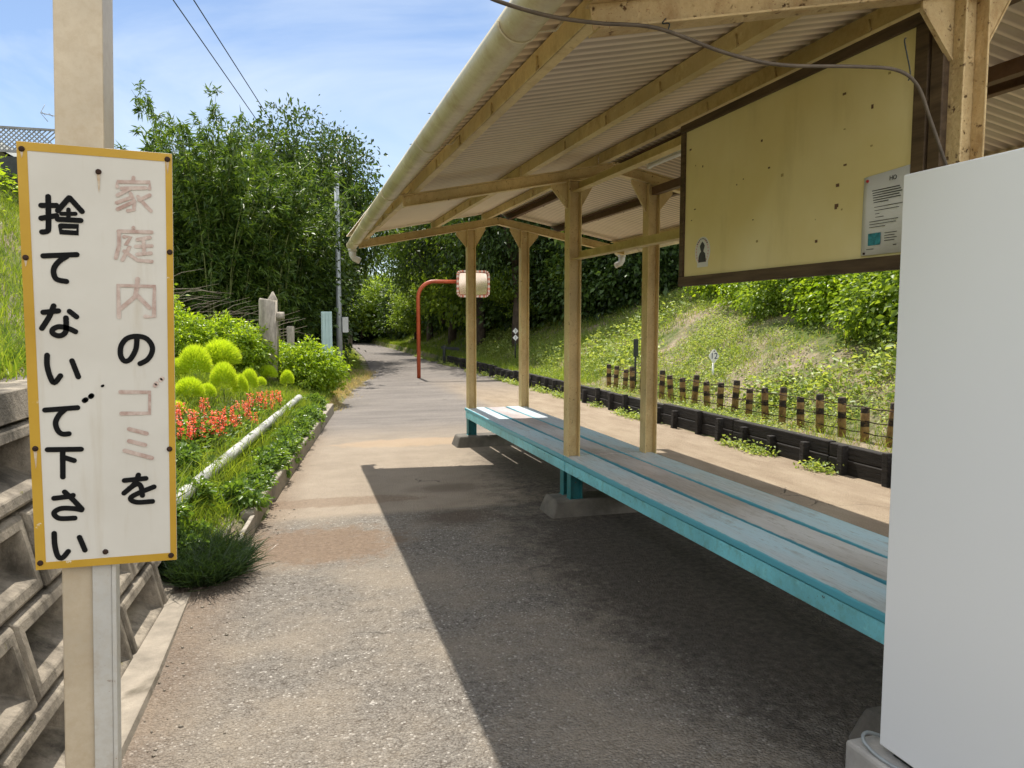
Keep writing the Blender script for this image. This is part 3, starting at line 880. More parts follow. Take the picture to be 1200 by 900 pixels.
for k in range(6): mark(b, 2.335, 2.20 - 0.006 * (k % 3) if k < 5 else 2.25, 1.955 - k * 0.0085, 1.958 - k * 0.0085)
for k in range(4): mark(b, 2.335, (2.18, 2.20, 2.29, 2.27)[k], 1.896 - k * 0.012, 1.898 - k * 0.012)
for k in range(3): mark(b, 2.335, (2.20, 2.21, 2.26)[k], 1.846 - k * 0.010, 1.848 - k * 0.010, 2.0466)
for k in range(4): mark(b, 2.262, 2.205 + 0.01 * (k % 2), 1.800 - k * 0.009, 1.802 - k * 0.009)
mark(b, 2.345, 2.31, 1.748, 1.750, 2.046); mark(b, 2.22, 2.205, 1.755, 1.758)
b.build('printed_text', M['print'], po)
def text(s_, size, loc, rot, mat, parent, name='lettering', ext=0.0005):
    c_ = bpy.data.curves.new(name, 'FONT')
    c_.body, c_.size, c_.align_x, c_.align_y, c_.extrude = s_, size, 'CENTER', 'CENTER', ext
    tmp = bpy.data.objects.new('tmp', c_)
    COL.objects.link(tmp)
    bpy.context.view_layer.update()
    me = bpy.data.meshes.new_from_object(tmp.evaluated_get(bpy.context.evaluated_depsgraph_get()))
    bpy.data.objects.remove(tmp)
    me.name = name
    me.materials.clear(); me.materials.append(mat)
    o_ = bpy.data.objects.new(name, me)
    COL.objects.link(o_)
    o_.parent = parent
    o_.location = Vector(loc) - ORG[parent.name]
    o_.rotation_euler = rot
    return o_
text('HO', 0.022, (2.0484, 2.232, 1.988), (R(90), 0, R(-90)), M['print'], po)
b = MB(); mark(b, 2.338, 2.278, 1.762, 1.805, 2.0458); b.build('picture', M['teal'], po)
b = MB(); b.tube([(2.051, 2.352, 1.995), (2.043, 2.352, 1.995)], [0.006, 0.005], 10); b.build('pin', M['red'], po)
b = MB(); b.tube([(2.048, 2.355, 1.735), (2.0415, 2.355, 1.735)], [0.005, 0.004], 10); b.build('pin', M['rustbolt'], po)
# oval sticker: white, rosy ring, dark hatted figure
sk = thing('sticker', 'small oval white sticker with a dark hatted figure on the ochre board', 'sticker', (2.052, 3.505, 1.835))
def oval(cy, cz, ry, rz, n=28): return [(cy + ry * math.cos(2 * math.pi * k / n), cz + rz * math.sin(2 * math.pi * k / n)) for k in range(n)]
b = MB(); b.prism(oval(3.505, 1.838, 0.050, 0.066), 0, 2.0522, 2.0542); b.box((2.0523, 3.468, 1.768), (2.0541, 3.538, 1.792)); b.build('sheet', M['paper'], sk)
b = MB()
for a0 in range(-60, 61, 15):
    for sgn in (0, 180):
        a = R(a0 + sgn)
        b.prism(oval(3.505 + 0.040 * math.cos(a), 1.838 + 0.053 * math.sin(a), 0.0035, 0.0045, 8), 0, 2.0515, 2.0521)
b.build('pink_ring', M['pink'], sk)
b = MB()
b.prism([(3.478, 1.79), (3.53, 1.79), (3.528, 1.815), (3.52, 1.832), (3.512, 1.837), (3.517, 1.85), (3.521, 1.862), (3.512, 1.875), (3.504, 1.882), (3.495, 1.873), (3.488, 1.862), (3.493, 1.85), (3.497, 1.838), (3.485, 1.828)], 0, 2.0512, 2.0520)
for k in range(9):
    a = R(35 + k * 13.5)
    b.prism(oval(3.505 + 0.041 * math.cos(a), 1.845 + 0.050 * math.sin(a), 0.003, 0.0035, 6), 0, 2.0510, 2.0516)
b.build('figure', M['print'], sk)
sk.scale = (1, 1.45, 1.12)

# ------------------------------------------------------------------ cable looping under the near beam
CABLE = [(-0.9, 1.9, 2.62), (0.2, 1.96, 2.40), (0.496, 1.97, 2.332), (0.541, 1.97, 2.312), (0.68, 1.97, 2.289), (0.824, 1.97, 2.285), (1.0, 1.97, 2.29), (1.214, 1.97, 2.245), (1.396, 1.97, 2.229), (1.647, 1.97, 2.247), (1.802, 1.97, 2.251), (1.884, 1.97, 2.212), (1.939, 1.97, 2.114), (1.996, 1.965, 1.993), (2.05, 1.97, 1.90)]
def smooth(pts, n=6):
    pts = [Vector(p) for p in pts]
    out = []
    for i in range(len(pts) - 1):
        p0, p1, p2, p3 = pts[max(i - 1, 0)], pts[i], pts[i + 1], pts[min(i + 2, len(pts) - 1)]
        for k in range(n):
            t_ = k / n
            out.append(0.5 * ((2 * p1) + (p2 - p0) * t_ + (2 * p0 - 5 * p1 + 4 * p2 - p3) * t_ ** 2 + (3 * p1 - p0 - 3 * p2 + p3) * t_ ** 3))
    return out + [pts[-1]]
cb = thing('overhead_cable', 'thin dark cable drooping below the near roof beam across the board', 'cable', (1.2, 1.97, 2.25))
b = MB(); b.tube(smooth(CABLE), 0.0055, 7); b.build('cable_run', M['dark_cable'], cb)
for x, z, z2 in ((1.03, 2.288, 2.33), (1.85, 2.232, 2.36)):
    b = MB()
    b.tube(smooth([(x, 1.97, z - 0.008), (x + 0.01, 1.975, z + 0.02), (x - 0.006, 1.985, z2 - 0.02), (x + 0.012, 2.0, z2)], 4), 0.0022, 5)
    b.build('wire_tie', M['dark'], cb)

# ------------------------------------------------------------------ white cabinet, its block and its wire
vm = thing('metal_cabinet', 'tall plain white metal cabinet at the right edge standing on concrete block', 'cabinet', (2.13, 1.40, 0.15))
b = MB(); b.box((1.78, 0.93, 0.155), (2.48, 1.90, 1.925)); b.build('cabinet_body', M['cabinet'], vm, bevel=0.005, seg=3)
b = MB(); b.box((1.81, 0.96, 0.128), (2.45, 1.87, 0.154)); b.build('base_frame', M['dark'], vm)
b = MB(); b.box((2.482, 0.95, 0.2), (2.50, 1.88, 1.90)); b.build('door', M['cabinet'], vm, bevel=0.006)
pl = MB(); pl.box((1.735, 0.75, -0.02), (2.62, 2.0, 0.125))
o = pl.build('concrete_plinth', M['concrete_pale'], bevel=0.012, seg=2)
tag(o, 'pale smooth concrete block under the white metal cabinet', 'plinth')
b = MB(); b.tube(smooth([(1.86, 1.96, 0.131), (1.80, 1.975, 0.15), (1.765, 1.95, 0.142), (1.755, 1.88, 0.133), (1.765, 1.80, 0.132), (1.80, 1.74, 0.132), (1.86, 1.70, 0.133)], 6), 0.006, 7)
o = b.build('grey_wire', M['galv']); tag(o, 'loop of grey wire lying on the concrete block beside the cabinet', 'wire')

# ------------------------------------------------------------------ sign and its post
def lean(z): return -0.369 - 0.030 * (2.1 - z)
sp = thing('sign_post', 'beige steel post with a rusty white angle bar, carrying the white sign', 'post', (lean(0), 1.81, 0))
b = MB()
zA, zB = -0.05, 3.4
def hollow(xa, xb, ya, yb):
    vs_ = []
    for z in (zA, zB):
        c_ = lean(z)
        vs_ += [(c_ + xa, ya, z), (c_ + xb, ya, z), (c_ + xb, yb, z), (c_ + xa, yb, z)]
    b.add(vs_, [(3, 2, 1, 0), (4, 5, 6, 7), (0, 1, 5, 4), (1, 2, 6, 5), (2, 3, 7, 6), (3, 0, 4, 7)])
hollow(-0.053, 0.036, 1.772, 1.8775)
b.build('post_channel', M['pole_beige'], sp, bevel=0.003)
b = MB()
vs_ = []
for (xa, xb, ya, yb) in ((0.006, 0.043, 1.764, 1.770), (0.0435, 0.052, 1.7605, 1.80)):
    vs_ = []
    for z in (-0.04, 1.05):
        c_ = lean(z)
        vs_ += [(c_ + xa, ya, z), (c_ + xb, ya, z), (c_ + xb, yb, z), (c_ + xa, yb, z)]
    b.add(vs_, [(3, 2, 1, 0), (4, 5, 6, 7), (0, 1, 5, 4), (1, 2, 6, 5), (2, 3, 7, 6), (3, 0, 4, 7)])
b.build('angle_bar', M['white_steel'], sp, bevel=0.0015)

sg = thing('notice_sign', 'white board with yellow border and black Japanese lettering, partly faded red', 'sign', (-0.36, 1.75, 1.415))
SO = Vector((-0.36, 1.75, 1.415))
cor = [(-0.137, -0.430), (0.130, -0.432), (0.150, 0.423), (-0.131, 0.431)]
b = MB(); b.prism([(SO.x + u, SO.z + v) for u, v in cor], 1, 1.7505, 1.7555)
b.build('sign_board', M['sign'], sg, bevel=0.0012)
bw = [0.024, 0.023, 0.018, 0.022]        # left, top, right, bottom
inn = [(-0.137 + 0.019, -0.430 + 0.015), (0.130 - 0.012, -0.432 + 0.016), (0.150 - 0.013, 0.423 - 0.016), (-0.131 + 0.018, 0.431 - 0.017)]
b = MB()
for k in range(4):
    k2 = (k + 1) % 4
    q_ = [cor[k], cor[k2], inn[k2], inn[k]]
    b.prism([(SO.x + u * 0.9985, SO.z + v * 0.9985) for u, v in q_], 1, 1.7496, 1.7504)
b.build('yellow_border', M['yellow'], sg)
INK=[[(-80,326),(-82,268),(-85,258),(-94,256)],[(-93,308),(-66,309)],[(-94,283),(-67,289)],[(-43,325),(-64,299)],[(-42,325),(-21,299)],[(-58,293),(-33,294)],[(-45,302),(-46,281)],[(-65,282),(-24,281)],[(-60,269),(-30,269),(-31,256),(-61,257),(-60,269)],[(-94,209),(-34,213)],[(-52,209),(-66,199),(-75,187),(-77,175),(-72,163),(-55,159)],[(-99,97),(-72,100)],[(-80,110),(-89,88),(-103,65)],[(-52,99),(-40,88)],[(-59,86),(-60,61),(-66,52),(-75,50),(-84,55),(-84,62),(-77,67),(-68,68),(-54,64),(-43,58)],[(-96,11),(-97,-9),(-93,-31),(-86,-45),(-74,-31)],[(-52,-1),(-42,-34)],[(70,43),(67,21),(56,1),(45,-3),(38,9),(40,29),(52,44),(71,48),(88,43),(98,28),(97,13),(88,-1),(74,-9)],[(-105,-100),(-46,-97)],[(-68,-99),(-80,-111),(-87,-126),(-84,-142),(-76,-150),(-64,-150)],[(-33,-83),(-30,-81)],[(-21,-75),(-19,-73)],[(1,-54),(3,-53)],[(-104,-181),(-43,-183)],[(-77,-184),(-79,-239)],[(-74,-199),(-57,-206)],[(-97,-282),(-69,-280),(-62,-278)],[(-77,-270),(-61,-289),(-47,-308)],[(-48,-310),(-62,-306),(-84,-304),(-97,-310),(-97,-318),(-87,-325),(-61,-326)],[(-100,-355),(-100,-379),(-96,-402),(-88,-408),(-76,-395)],[(-54,-367),(-45,-395)],[(35,-253),(76,-251)],[(62,-243),(54,-261),(33,-280)],[(43,-271),(58,-262),(66,-268),(68,-287)],[(91,-270),(67,-279),(48,-288),(46,-295),(58,-301),(87,-301)]]
FADED=[[(76,371),(75,363)],[(45,351),(46,361),(106,363),(105,350)],[(53,348),(98,351)],[(68,348),(45,334)],[(69,339),(76,322),(74,306),(63,304)],[(71,331),(43,319)],[(74,322),(44,306)],[(105,337),(85,326)],[(83,333),(93,320),(106,305)],[(72,270),(72,264)],[(44,262),(106,262)],[(45,261),(44,233),(37,208)],[(54,251),(66,251),(56,234),(64,233),(49,204)],[(53,222),(77,204),(104,202)],[(102,251),(79,246)],[(90,248),(90,218)],[(75,232),(105,234)],[(77,216),(103,219)],[(38,88),(39,152),(107,151),(104,88),(88,89)],[(76,166),(74,151)],[(74,148),(69,129),(42,105)],[(73,133),(96,107)],[(35,-67),(90,-69),(88,-113),(35,-112)],[(101,-55),(104,-51)],[(112,-44),(115,-41)],[(48,-145),(81,-156)],[(47,-170),(77,-180)],[(38,-190),(89,-208)]]
BOLTS=[(-122, 416), (141, 411), (12, 379), (-125, 205), (139, 222), (-126, -178), (124, -191), (-128, -415), (-7, -402), (119, -421)]
def ribbon(bm, pts, w, y, th=0.0005, jit=0.0):
    """a flat painted brush stroke with round ends"""
    P_ = [Vector((SO.x + u / 1000, 0, SO.z + v / 1000)) for u, v in pts]
    if len(P_) > 2:
        P_ = [p for p in smooth(P_, 5)] if jit == 0 else P_
    left, right = [], []
    for i, p in enumerate(P_):
        t_ = (P_[min(i + 1, len(P_) - 1)] - P_[max(i - 1, 0)]).normalized()
        nrm = Vector((-t_.z, 0, t_.x))
        left.append(p + nrm * w / 2); right.append(p - nrm * w / 2)
    n_ = len(P_)
    vs_ = [(p.x, y, p.z) for p in left] + [(p.x, y, p.z) for p in right]
    fs_ = [(i, i + 1, n_ + i + 1, n_ + i) for i in range(n_ - 1)]
    bm.add(vs_, fs_)
    for p in ((P_[0],) if (P_[0] - P_[-1]).length < 1e-5 else (P_[0], P_[-1])):
        k0 = [(p.x + math.cos(2 * math.pi * k / 14) * w / 2, y - 0.00003, p.z + math.sin(2 * math.pi * k / 14) * w / 2) for k in range(14)]
        bm.add(k0, [tuple(range(14))])
ROUND = lambda s_: len(s_) > 4
for a_, z_ in ((0, 9), (9, 11), (11, 15), (15, 17), (17, 18), (18, 22), (22, 23), (23, 26), (26, 29), (29, 31), (31, 35)):
    b = MB()
    for i in range(a_, z_):
        s_ = INK[i]
        sharp = 1 if (len(s_) == 5 and s_[0] == s_[-1]) else 0
        w = {20: 0.010, 21: 0.010, 22: 0.005, 5: 0.008, 6: 0.008}.get(i, 0.0104)
        ribbon(b, s_, w, 1.7494 - 0.00022 * (i % 4), jit=sharp)
    b.build('black_character' if a_ != 22 else 'paint_spot', M['ink'], sg)
for a_, z_ in ((0, 9), (9, 18), (18, 22), (22, 25), (25, 28)):
    b = MB()
    for i in range(a_, z_): ribbon(b, FADED[i], 0.0072 if i < 18 else 0.0085, 1.7494 - 0.00022 * (i % 4), jit=1)
    b.build('faded_character', M['faded'], sg)
t = NT('rust_stain')
M['rust_run'] = t.out(t.mix(t.ramp(t.noise(60, 4), 0.3, 0.7), (0.42, 0.27, 0.13), (0.60, 0.52, 0.41)), 0.7)
for k, (u, v) in enumerate(BOLTS):
    if k in (4, 6): continue
    ln = 0.018 + 0.012 * (k % 3)
    b = MB()
    b.prism([(SO.x + u / 1000 - 0.0035, SO.z + v / 1000), (SO.x + u / 1000 - 0.001, SO.z + v / 1000 - ln), (SO.x + u / 1000 + 0.0008, SO.z + v / 1000 - ln * 0.8), (SO.x + u / 1000 + 0.0035, SO.z + v / 1000)], 1, 1.7491, 1.7494)
    if v > -400: b.build('rust_run', M['rust_run'], sg)
for u, v in BOLTS:
    b = MB()
    p = Vector((SO.x + u / 1000, 1.7495, SO.z + v / 1000))
    b.tube([p, p + Vector((0, -0.0025, 0)), p + Vector((0, -0.004, 0))], [0.0058, 0.0052, 0.0025], 12)
    b.build('bolt', M['rustbolt'], sg)

# ------------------------------------------------------------------ kerb, pipe, timber edging, stakes
for i, (ya, yb, lab) in enumerate(((6.55, 9.5, 'middle length of low concrete kerb edging the flower bed'), (9.52, 12.45, 'far length of low concrete kerb ending by the round green bush'), (5.62, 6.52, 'short weathered kerb piece, slightly sunk, in front of the pipe'))):
    b = MB()
    n = 8
    w, h = (0.115, 0.15) if i < 2 else (0.10, 0.14)
    yy = np.linspace(ya, yb, n)
    vs_ = []
    for y in yy:
        x = float(xl(y)) + (0.0 if i < 2 else -0.02)
        vs_ += [(x - w, y, -0.03), (x, y, -0.03), (x - 0.008, y, h), (x - w, y, h)]
    fs_ = [(3, 2, 1, 0), tuple(4 * (n - 1) + k for k in range(4))] + [(4 * k + j, 4 * k + (j + 1) % 4, 4 * k + 4 + (j + 1) % 4, 4 * k + 4 + j) for k in range(n - 1) for j in range(4)]
    b.add(vs_, fs_)
    o = b.build('kerb_stone', M['kerb'], bevel=0.012, seg=2)
    tag(o, lab, 'kerb', 'kerb stones along the flower bed')
b = MB()
for (ya, yb, dx, h) in ((4.98, 5.60, -0.03, 0.11), (5.05, 5.50, -0.15, 0.10)):
    x0, x1 = float(xl(ya)) + dx, float(xl(yb)) + dx
    b.bar((x0, ya, h / 2 - 0.02), (x1, yb, h / 2), 0.03, h + 0.03)
o = b.build('edging_board', M['log'], bevel=0.006)
tag(o, 'thin rotting edging boards in line with the kerb, nearest the dark tuft', 'board')

pp = [(-0.885, 3.9, 0.335), (-0.664, 5.375, 0.335), (-0.385, 7.4, 0.335), (-0.11, 9.4, 0.335), (0.21, 11.8, 0.325)]
b = MB(); b.tube(smooth(pp, 5), 0.047, 14)
o = b.build('long_pipe', M['pipe']); tag(o, 'long weathered white pipe lying along the edge of the flower bed', 'pipe')

te = thing('timber_edging', 'low black edging wall of old timber sleepers with upright stakes along the platform', 'edging', (5.22, 12, 0))
rnd = random.Random(3)
y = 2.6
while y < 23:
    ln = rnd.uniform(1.7, 2.1)
    b = MB(); h = 0.27 + rnd.uniform(-0.02, 0.02)
    dx = rnd.uniform(-0.012, 0.012)
    b.box((5.17 + dx, y, -0.05), (5.27 + dx, y + ln - 0.012, h * 0.52 - 0.004)); b.box((5.18 + dx, y + 0.01, h * 0.52 + 0.002), (5.275 + dx, y + ln - 0.01, h))
    b.build('sleeper', M['sleeper'], te, bevel=0.01)
    y += ln
y = 2.8
while y < 22.8:
    b = MB(); h = 0.25 + rnd.uniform(-0.05, 0.07)
    tx = rnd.uniform(-0.02, 0.02)
    b.bar((5.125 + tx, y, -0.1), (5.135 + tx * 0.5, y + rnd.uniform(-0.01, 0.01), h), 0.075, 0.07, (0, 1, 0))
    b.build('support_stake', M['sleeper'], te, bevel=0.008)
    y += 0.55 + rnd.uniform(-0.05, 0.05)

stake0 = None
sy = [5.1 + 0.343 * k for k in range(24)]
for k, y in enumerate(sy):
    if stake0 is None:
        b = MB()
        b.tube([(0, 0, -0.15), (0, 0, 0.40), (0, 0, 0.415)], [0.045, 0.043, 0.036], 12)
        o = b.build('striped_stake', M['stake'])
        tag(o, 'short faded yellow stake with black bands, wired to its neighbours on the slope', 'stake', 'row of striped stakes beyond the timber edging')
        stake0 = o
    else:
        o = stake0.copy(); COL.objects.link(o)
    o.location = (5.72 + 0.012 * math.sin(k * 3.1), y, float(zt(5.72, y)) - 0.01 + 0.012 * math.cos(k * 2.3))
    o.rotation_euler = (0.06 * math.sin(k * 1.7), 0.065 * math.cos(k * 2.9), k * 1.1)
    o.scale = (1, 1, 1.0 + 0.09 * math.sin(k * 4.1 + 1))
b = MB()
for zz in (0.36, 0.22, 0.10):
    pts = []
    for k, y in enumerate(sy):
        pts.append((5.68, y, float(zt(5.72, y)) + zz))
        if k < len(sy) - 1: pts.append((5.69, y + 0.17, float(zt(5.72, y)) + zz - 0.012))
    b.tube(pts, 0.006, 5)
o = b.build('stake_wire', M['rustbolt']); tag(o, 'three strands of rusty wire strung along the striped stakes', 'wire')

# ------------------------------------------------------------------ marker signs on the slope
def on_slope(x, y): return (x, y, float(zt(x, y)))
t_ = thing('number_marker', 'white diamond marker reading 12 on a thin white post', 'marker', on_slope(6.5, 10.7))
x, y, z = on_slope(6.5, 10.7)
b = MB(); b.tube([(x, y, z - 0.1), (x, y, 0.80)], 0.016, 8); b.build('marker_post', M['white'], t_)
b = MB(); c_ = (x, 0.905)
b.prism([(x - 0.095, 0.905), (x - 0.085, 0.885), (x - 0.015, 0.795), (x + 0.015, 0.795), (x + 0.085, 0.885), (x + 0.095, 0.905), (x + 0.085, 0.925), (x + 0.015, 1.015), (x - 0.015, 1.015), (x - 0.085, 0.925)], 1, y - 0.022, y - 0.017)
b.build('plate', M['white'], t_)
text('12', 0.135, (x, y - 0.0235, 0.905), (R(90), 0, 0), M['navy'], t_, 'numeral', 0.001)
b = MB(); b.tube([(x, y - 0.023, 0.985), (x, y - 0.026, 0.985)], 0.011, 8); b.build('bolt', M['rustbolt'], t_)
x, y = 6.05, 20.0
t_ = thing('diamond_marker', 'pair of small white diamond plates one above other on a dark post', 'marker', on_slope(x, y))
z = float(zt(x, y))
b = MB(); b.tube([(x, y, z - 0.1), (x, y, 1.25)], 0.018, 8); b.build('marker_post', M['dark'], t_)
for zc, s_ in ((1.155, '2'), (0.975, '1')):
    b = MB(); b.prism([(x - 0.083, zc), (x, zc - 0.083), (x + 0.083, zc), (x, zc + 0.083)], 1, y - 0.024, y - 0.019); b.build('plate', M['white'], t_)
    text(s_, 0.10, (x, y - 0.0255, zc), (R(90), 0, 0), M['print'], t_, 'numeral', 0.001)
t_ = thing('dark_marker', 'slim dark marker post standing in the weeds behind the striped stakes', 'post', on_slope(5.95, 12.35))
x, y, z = on_slope(5.95, 12.35)
b = MB(); b.tube([(x, y, z - 0.1), (x, y, z + 0.85)], 0.02, 8); b.build('stem_post', M['dark'], t_)
b = MB(); b.box((x - 0.035, y - 0.04, z + 0.55), (x + 0.035, y + 0.02, z + 0.86)); b.build('plate', M['dark'], t_, bevel=0.006)
t_ = thing('low_barrier_post', 'short dark post with a crossbar at the far verge of the path', 'post', (5.0, 24.5, 0))
b = MB(); b.tube([(5.0, 24.5, -0.1), (5.0, 24.5, 0.62)], 0.05, 8); b.build('upright', M['dark'], t_)
b = MB(); b.bar((4.9, 24.5, 0.56), (5.5, 24.5, 0.50), 0.05, 0.09); b.build('crossbar', M['dark'], t_)

# ------------------------------------------------------------------ mirror, pole, boxes along the far verge
x, y = 3.26, 19.17
cm = thing('traffic_mirror', 'rectangular convex mirror with red and white rim on an orange bent pole', 'mirror', (x, y, 0))
b = MB()
pts = [(x, y, -0.1), (x, y, 2.0)] + [(x + 0.42 - 0.42 * math.cos(a), y, 2.0 + 0.42 * math.sin(a)) for a in np.linspace(0.15, math.pi / 2, 8)] + [(x + 1.05, y, 2.42)]
b.tube(pts, 0.048, 12); b.build('pole', M['orange'], cm)
mcx, mcz, hw, hh = x + 1.40, 2.37, 0.40, 0.31
def rrect(hw, hh, r, n=5):
    o_ = []
    for cx_, cz_, a0 in ((hw - r, hh - r, 0), (-hw + r, hh - r, 90), (-hw + r, -hh + r, 180), (hw - r, -hh + r, 270)):
        for k in range(n + 1):
            a = R(a0 + 90 * k / n); o_.append((cx_ + r * math.cos(a), cz_ + r * math.sin(a)))
    return o_
ym = y - 0.06
b = MB(); b.prism([(mcx + u, mcz + v) for u, v in rrect(hw, hh, 0.10)], 1, ym, ym + 0.05); b.build('back_shell', M['orange'], cm)
b = MB(); vs_, fs_ = [], []
N_ = 12
for i in range(N_ + 1):
    for j in range(N_ + 1):
        u, v = -1 + 2 * i / N_, -1 + 2 * j / N_
        uu, vv = u * math.sqrt(1 - v * v * 0.12), v * math.sqrt(1 - u * u * 0.12)
        vs_.append((mcx + uu * (hw - 0.03), ym - 0.004 - 0.035 * (1 - 0.5 * (u * u + v * v)), mcz + vv * (hh - 0.03)))
for i in range(N_):
    for j in range(N_):
        a = i * (N_ + 1) + j; fs_.append((a, a + N_ + 1, a + N_ + 2, a + 1))
b.add(vs_, fs_, True); b.build('mirror_face', M['mirror'], cm)
rim = rrect(hw + 0.005, hh + 0.005, 0.10, 6)
pts = []
for k in range(len(rim)):
    p0, p1 = Vector(rim[k]), Vector(rim[(k + 1) % len(rim)])
    m_ = max(1, int((p1 - p0).length / 0.055))
    pts += [p0.lerp(p1, q_ / m_) for q_ in range(m_)]
b = MB()
for k in range(len(pts)):
    p0, p1 = pts[k], pts[(k + 1) % len(pts)]
    b.bar((mcx + p0.x, ym - 0.012, mcz + p0.y), (mcx + p1.x, ym - 0.012, mcz + p1.y), 0.05, 0.055, (0, 1, 0))
o = b.build('rim', M['mirror_red'], cm)
o.data.materials.append(M['mirror_white'])
o.data.polygons.foreach_set('material_index', [(k // 6) % 2 for k in range(len(o.data.polygons))])
b = MB(); b.tube([(mcx - 0.42, y, 2.42), (mcx - 0.1, y, 2.42), (mcx - 0.05, ym + 0.05, 2.40)], 0.03, 8); b.build('arm_clamp', M['orange'], cm)

x, y = 1.41, 20.5
t_ = thing('steel_pole', 'tall slim grey steel pole on the verge left of the path', 'pole', (x, y, 0))
b = MB(); b.tube([(x, y, -0.2), (x, y, 1.9), (x, y, 5.15)], [0.085, 0.07, 0.06], 12); b.build('shaft', M['galv'], t_)
b = MB(); b.tube([(x, y, 5.1), (x, y, 5.16), (x + 0.03, y, 5.24)], [0.085, 0.085, 0.05], 12); b.bar((x - 0.02, y, 5.2), (x + 0.14, y, 5.26), 0.06, 0.05); b.build('cap', M['galv'], t_)
b = MB(); b.box((x + 0.075, y - 0.08, 1.13), (x + 0.23, y + 0.02, 1.53)); b.build('meter_box', M['greybox'], t_, bevel=0.01)
x, y = 1.0, 18.7
z = float(zt(x, y))
t_ = thing('utility_panel', 'upright pale green ribbed metal panel box beside the grey pole', 'panel', (x, y, z))
b = MB(); b.box((x - 0.13, y - 0.06, z - 0.05), (x + 0.12, y + 0.10, z + 1.52)); b.build('panel_body', M['paleblue'], t_, bevel=0.01)
b = MB()
for k in range(3): b.box((x - 0.10 + k * 0.075, y - 0.075, z + 0.02), (x - 0.07 + k * 0.075, y - 0.0605, z + 1.48))
b.build('rib', M['paleblue'], t_)
x, y = 1.15, 21.5
t_ = thing('dark_box', 'small dark grey box low on the verge behind the grey pole', 'box', (x, y, 0.9))
b = MB(); b.box((x - 0.10, y - 0.07, 0.75), (x + 0.12, y + 0.07, 1.30)); b.build('case', M['dark'], t_, bevel=0.01)
b = MB(); b.tube([(x, y, 0.0), (x, y, 0.75)], 0.03, 8); b.build('box_post', M['dark'], t_)
b = MB()
post0 = None
for k, (x, y) in enumerate(((2.45, 33.0), (2.95, 36.5), (3.35, 40.0), (2.9, 44.0))):
    if post0 is None:
        b = MB(); b.tube([(0, 0, -0.2), (0, 0, 0.95), (0, 0, 0.98)], [0.05, 0.05, 0.035], 8)
        o = b.build('fence_post', M['concrete']); post0 = o
        tag(o, 'thin grey post beside the far end of the path', 'post', 'thin posts along the far verge')
    else:
        o = post0.copy(); COL.objects.link(o)
    o.location = (x, y, float(zt(x, y)))

# log-like bird perch post
x, y = -0.235, 13.4
z = float(zt(x, y)) - 0.05
t_ = thing('log_post', 'weathered grey log post with a side stub rising above the shrubs', 'post', (x, y, z))
b = MB(); b.tube([(x, y, z), (x - 0.005, y, z + 0.6), (x + 0.01, y, z + 1.41), (x + 0.012, y, z + 1.42)], [0.155, 0.145, 0.145, 0.13], 14); b.build('trunk', M['log'], t_)
b = MB(); b.tube([(x + 0.10, y, z + 1.13), (x + 0.20, y, z + 1.15), (x + 0.27, y, z + 1.155)], [0.075, 0.07, 0.06], 10); b.build('stub', M['log'], t_)
b = MB(); b.tube([(x + 0.08, y + 0.2, z + 0.3), (x + 0.08, y + 0.2, z + 1.42), (x + 0.09, y + 0.2, z + 1.56)], [0.09, 0.085, 0.01], 8); b.build('pointed_stake', M['log'], t_)
x, y = 0.14, 15.2
z = float(zt(x, y))
b = MB(); b.tube([(x, y, z - 0.1), (x, y, z + 0.95), (x, y, z + 0.97)], [0.075, 0.07, 0.055], 10)
o = b.build('short_log', M['log'], None, (x, y, z)); tag(o, 'short brown log stake behind the weathered log post', 'post')

# ------------------------------------------------------------------ vegetation
def crown_arrays(seed, blobs, n_clump, per, clump_r, L, W, droop=0.25, inner=0.15):
    rg = np.random.default_rng(seed)
    parts = []
    vol = np.array([b_[3] * b_[4] * b_[5] for b_ in blobs]) ** (2 / 3)
    cnt = np.maximum(1, (n_clump * vol / vol.sum()).astype(int))
    P_, D_, N_ = [], [], []
    for (cx_, cy_, cz_, rx_, ry_, rz_), m_ in zip(blobs, cnt):
        d = unit(rg.normal(size=(m_, 3)) + [0, 0, 0.25])
        rad = np.where(rg.random(m_) < inner, rg.uniform(0.3, 0.8, m_), rg.uniform(0.78, 1.08, m_))
        c = np.array([cx_, cy_, cz_]) + d * rad[:, None] * np.array([rx_, ry_, rz_])
        size = clump_r * rg.uniform(0.5, 1.35, m_)
        for k in range(m_):
            kk = max(3, int(per * (size[k] / clump_r) ** 1.6))
            off_ = rg.normal(size=(kk, 3)) * size[k] * np.array([0.55, 0.55, 0.36])
            P_.append(c[k] + off_)
            D_.append(unit(off_ + d[k] * size[k] * 0.6 + rg.normal(size=(kk, 3)) * size[k] * 0.5) - np.array([0, 0, droop]))
            N_.append(unit(rg.normal(size=(kk, 3)) * 0.7 + np.array([0, 0, 1.0]) + d[k] * 0.5))
    P_, D_, N_ = map(np.concatenate, (P_, D_, N_))
    sc = rg.uniform(0.4, 1.0, len(P_)) ** 1.2 * 1.45
    return leaf_arrays(P_, D_, N_, L * sc, W * sc * rg.uniform(0.7, 1.1, len(P_)))

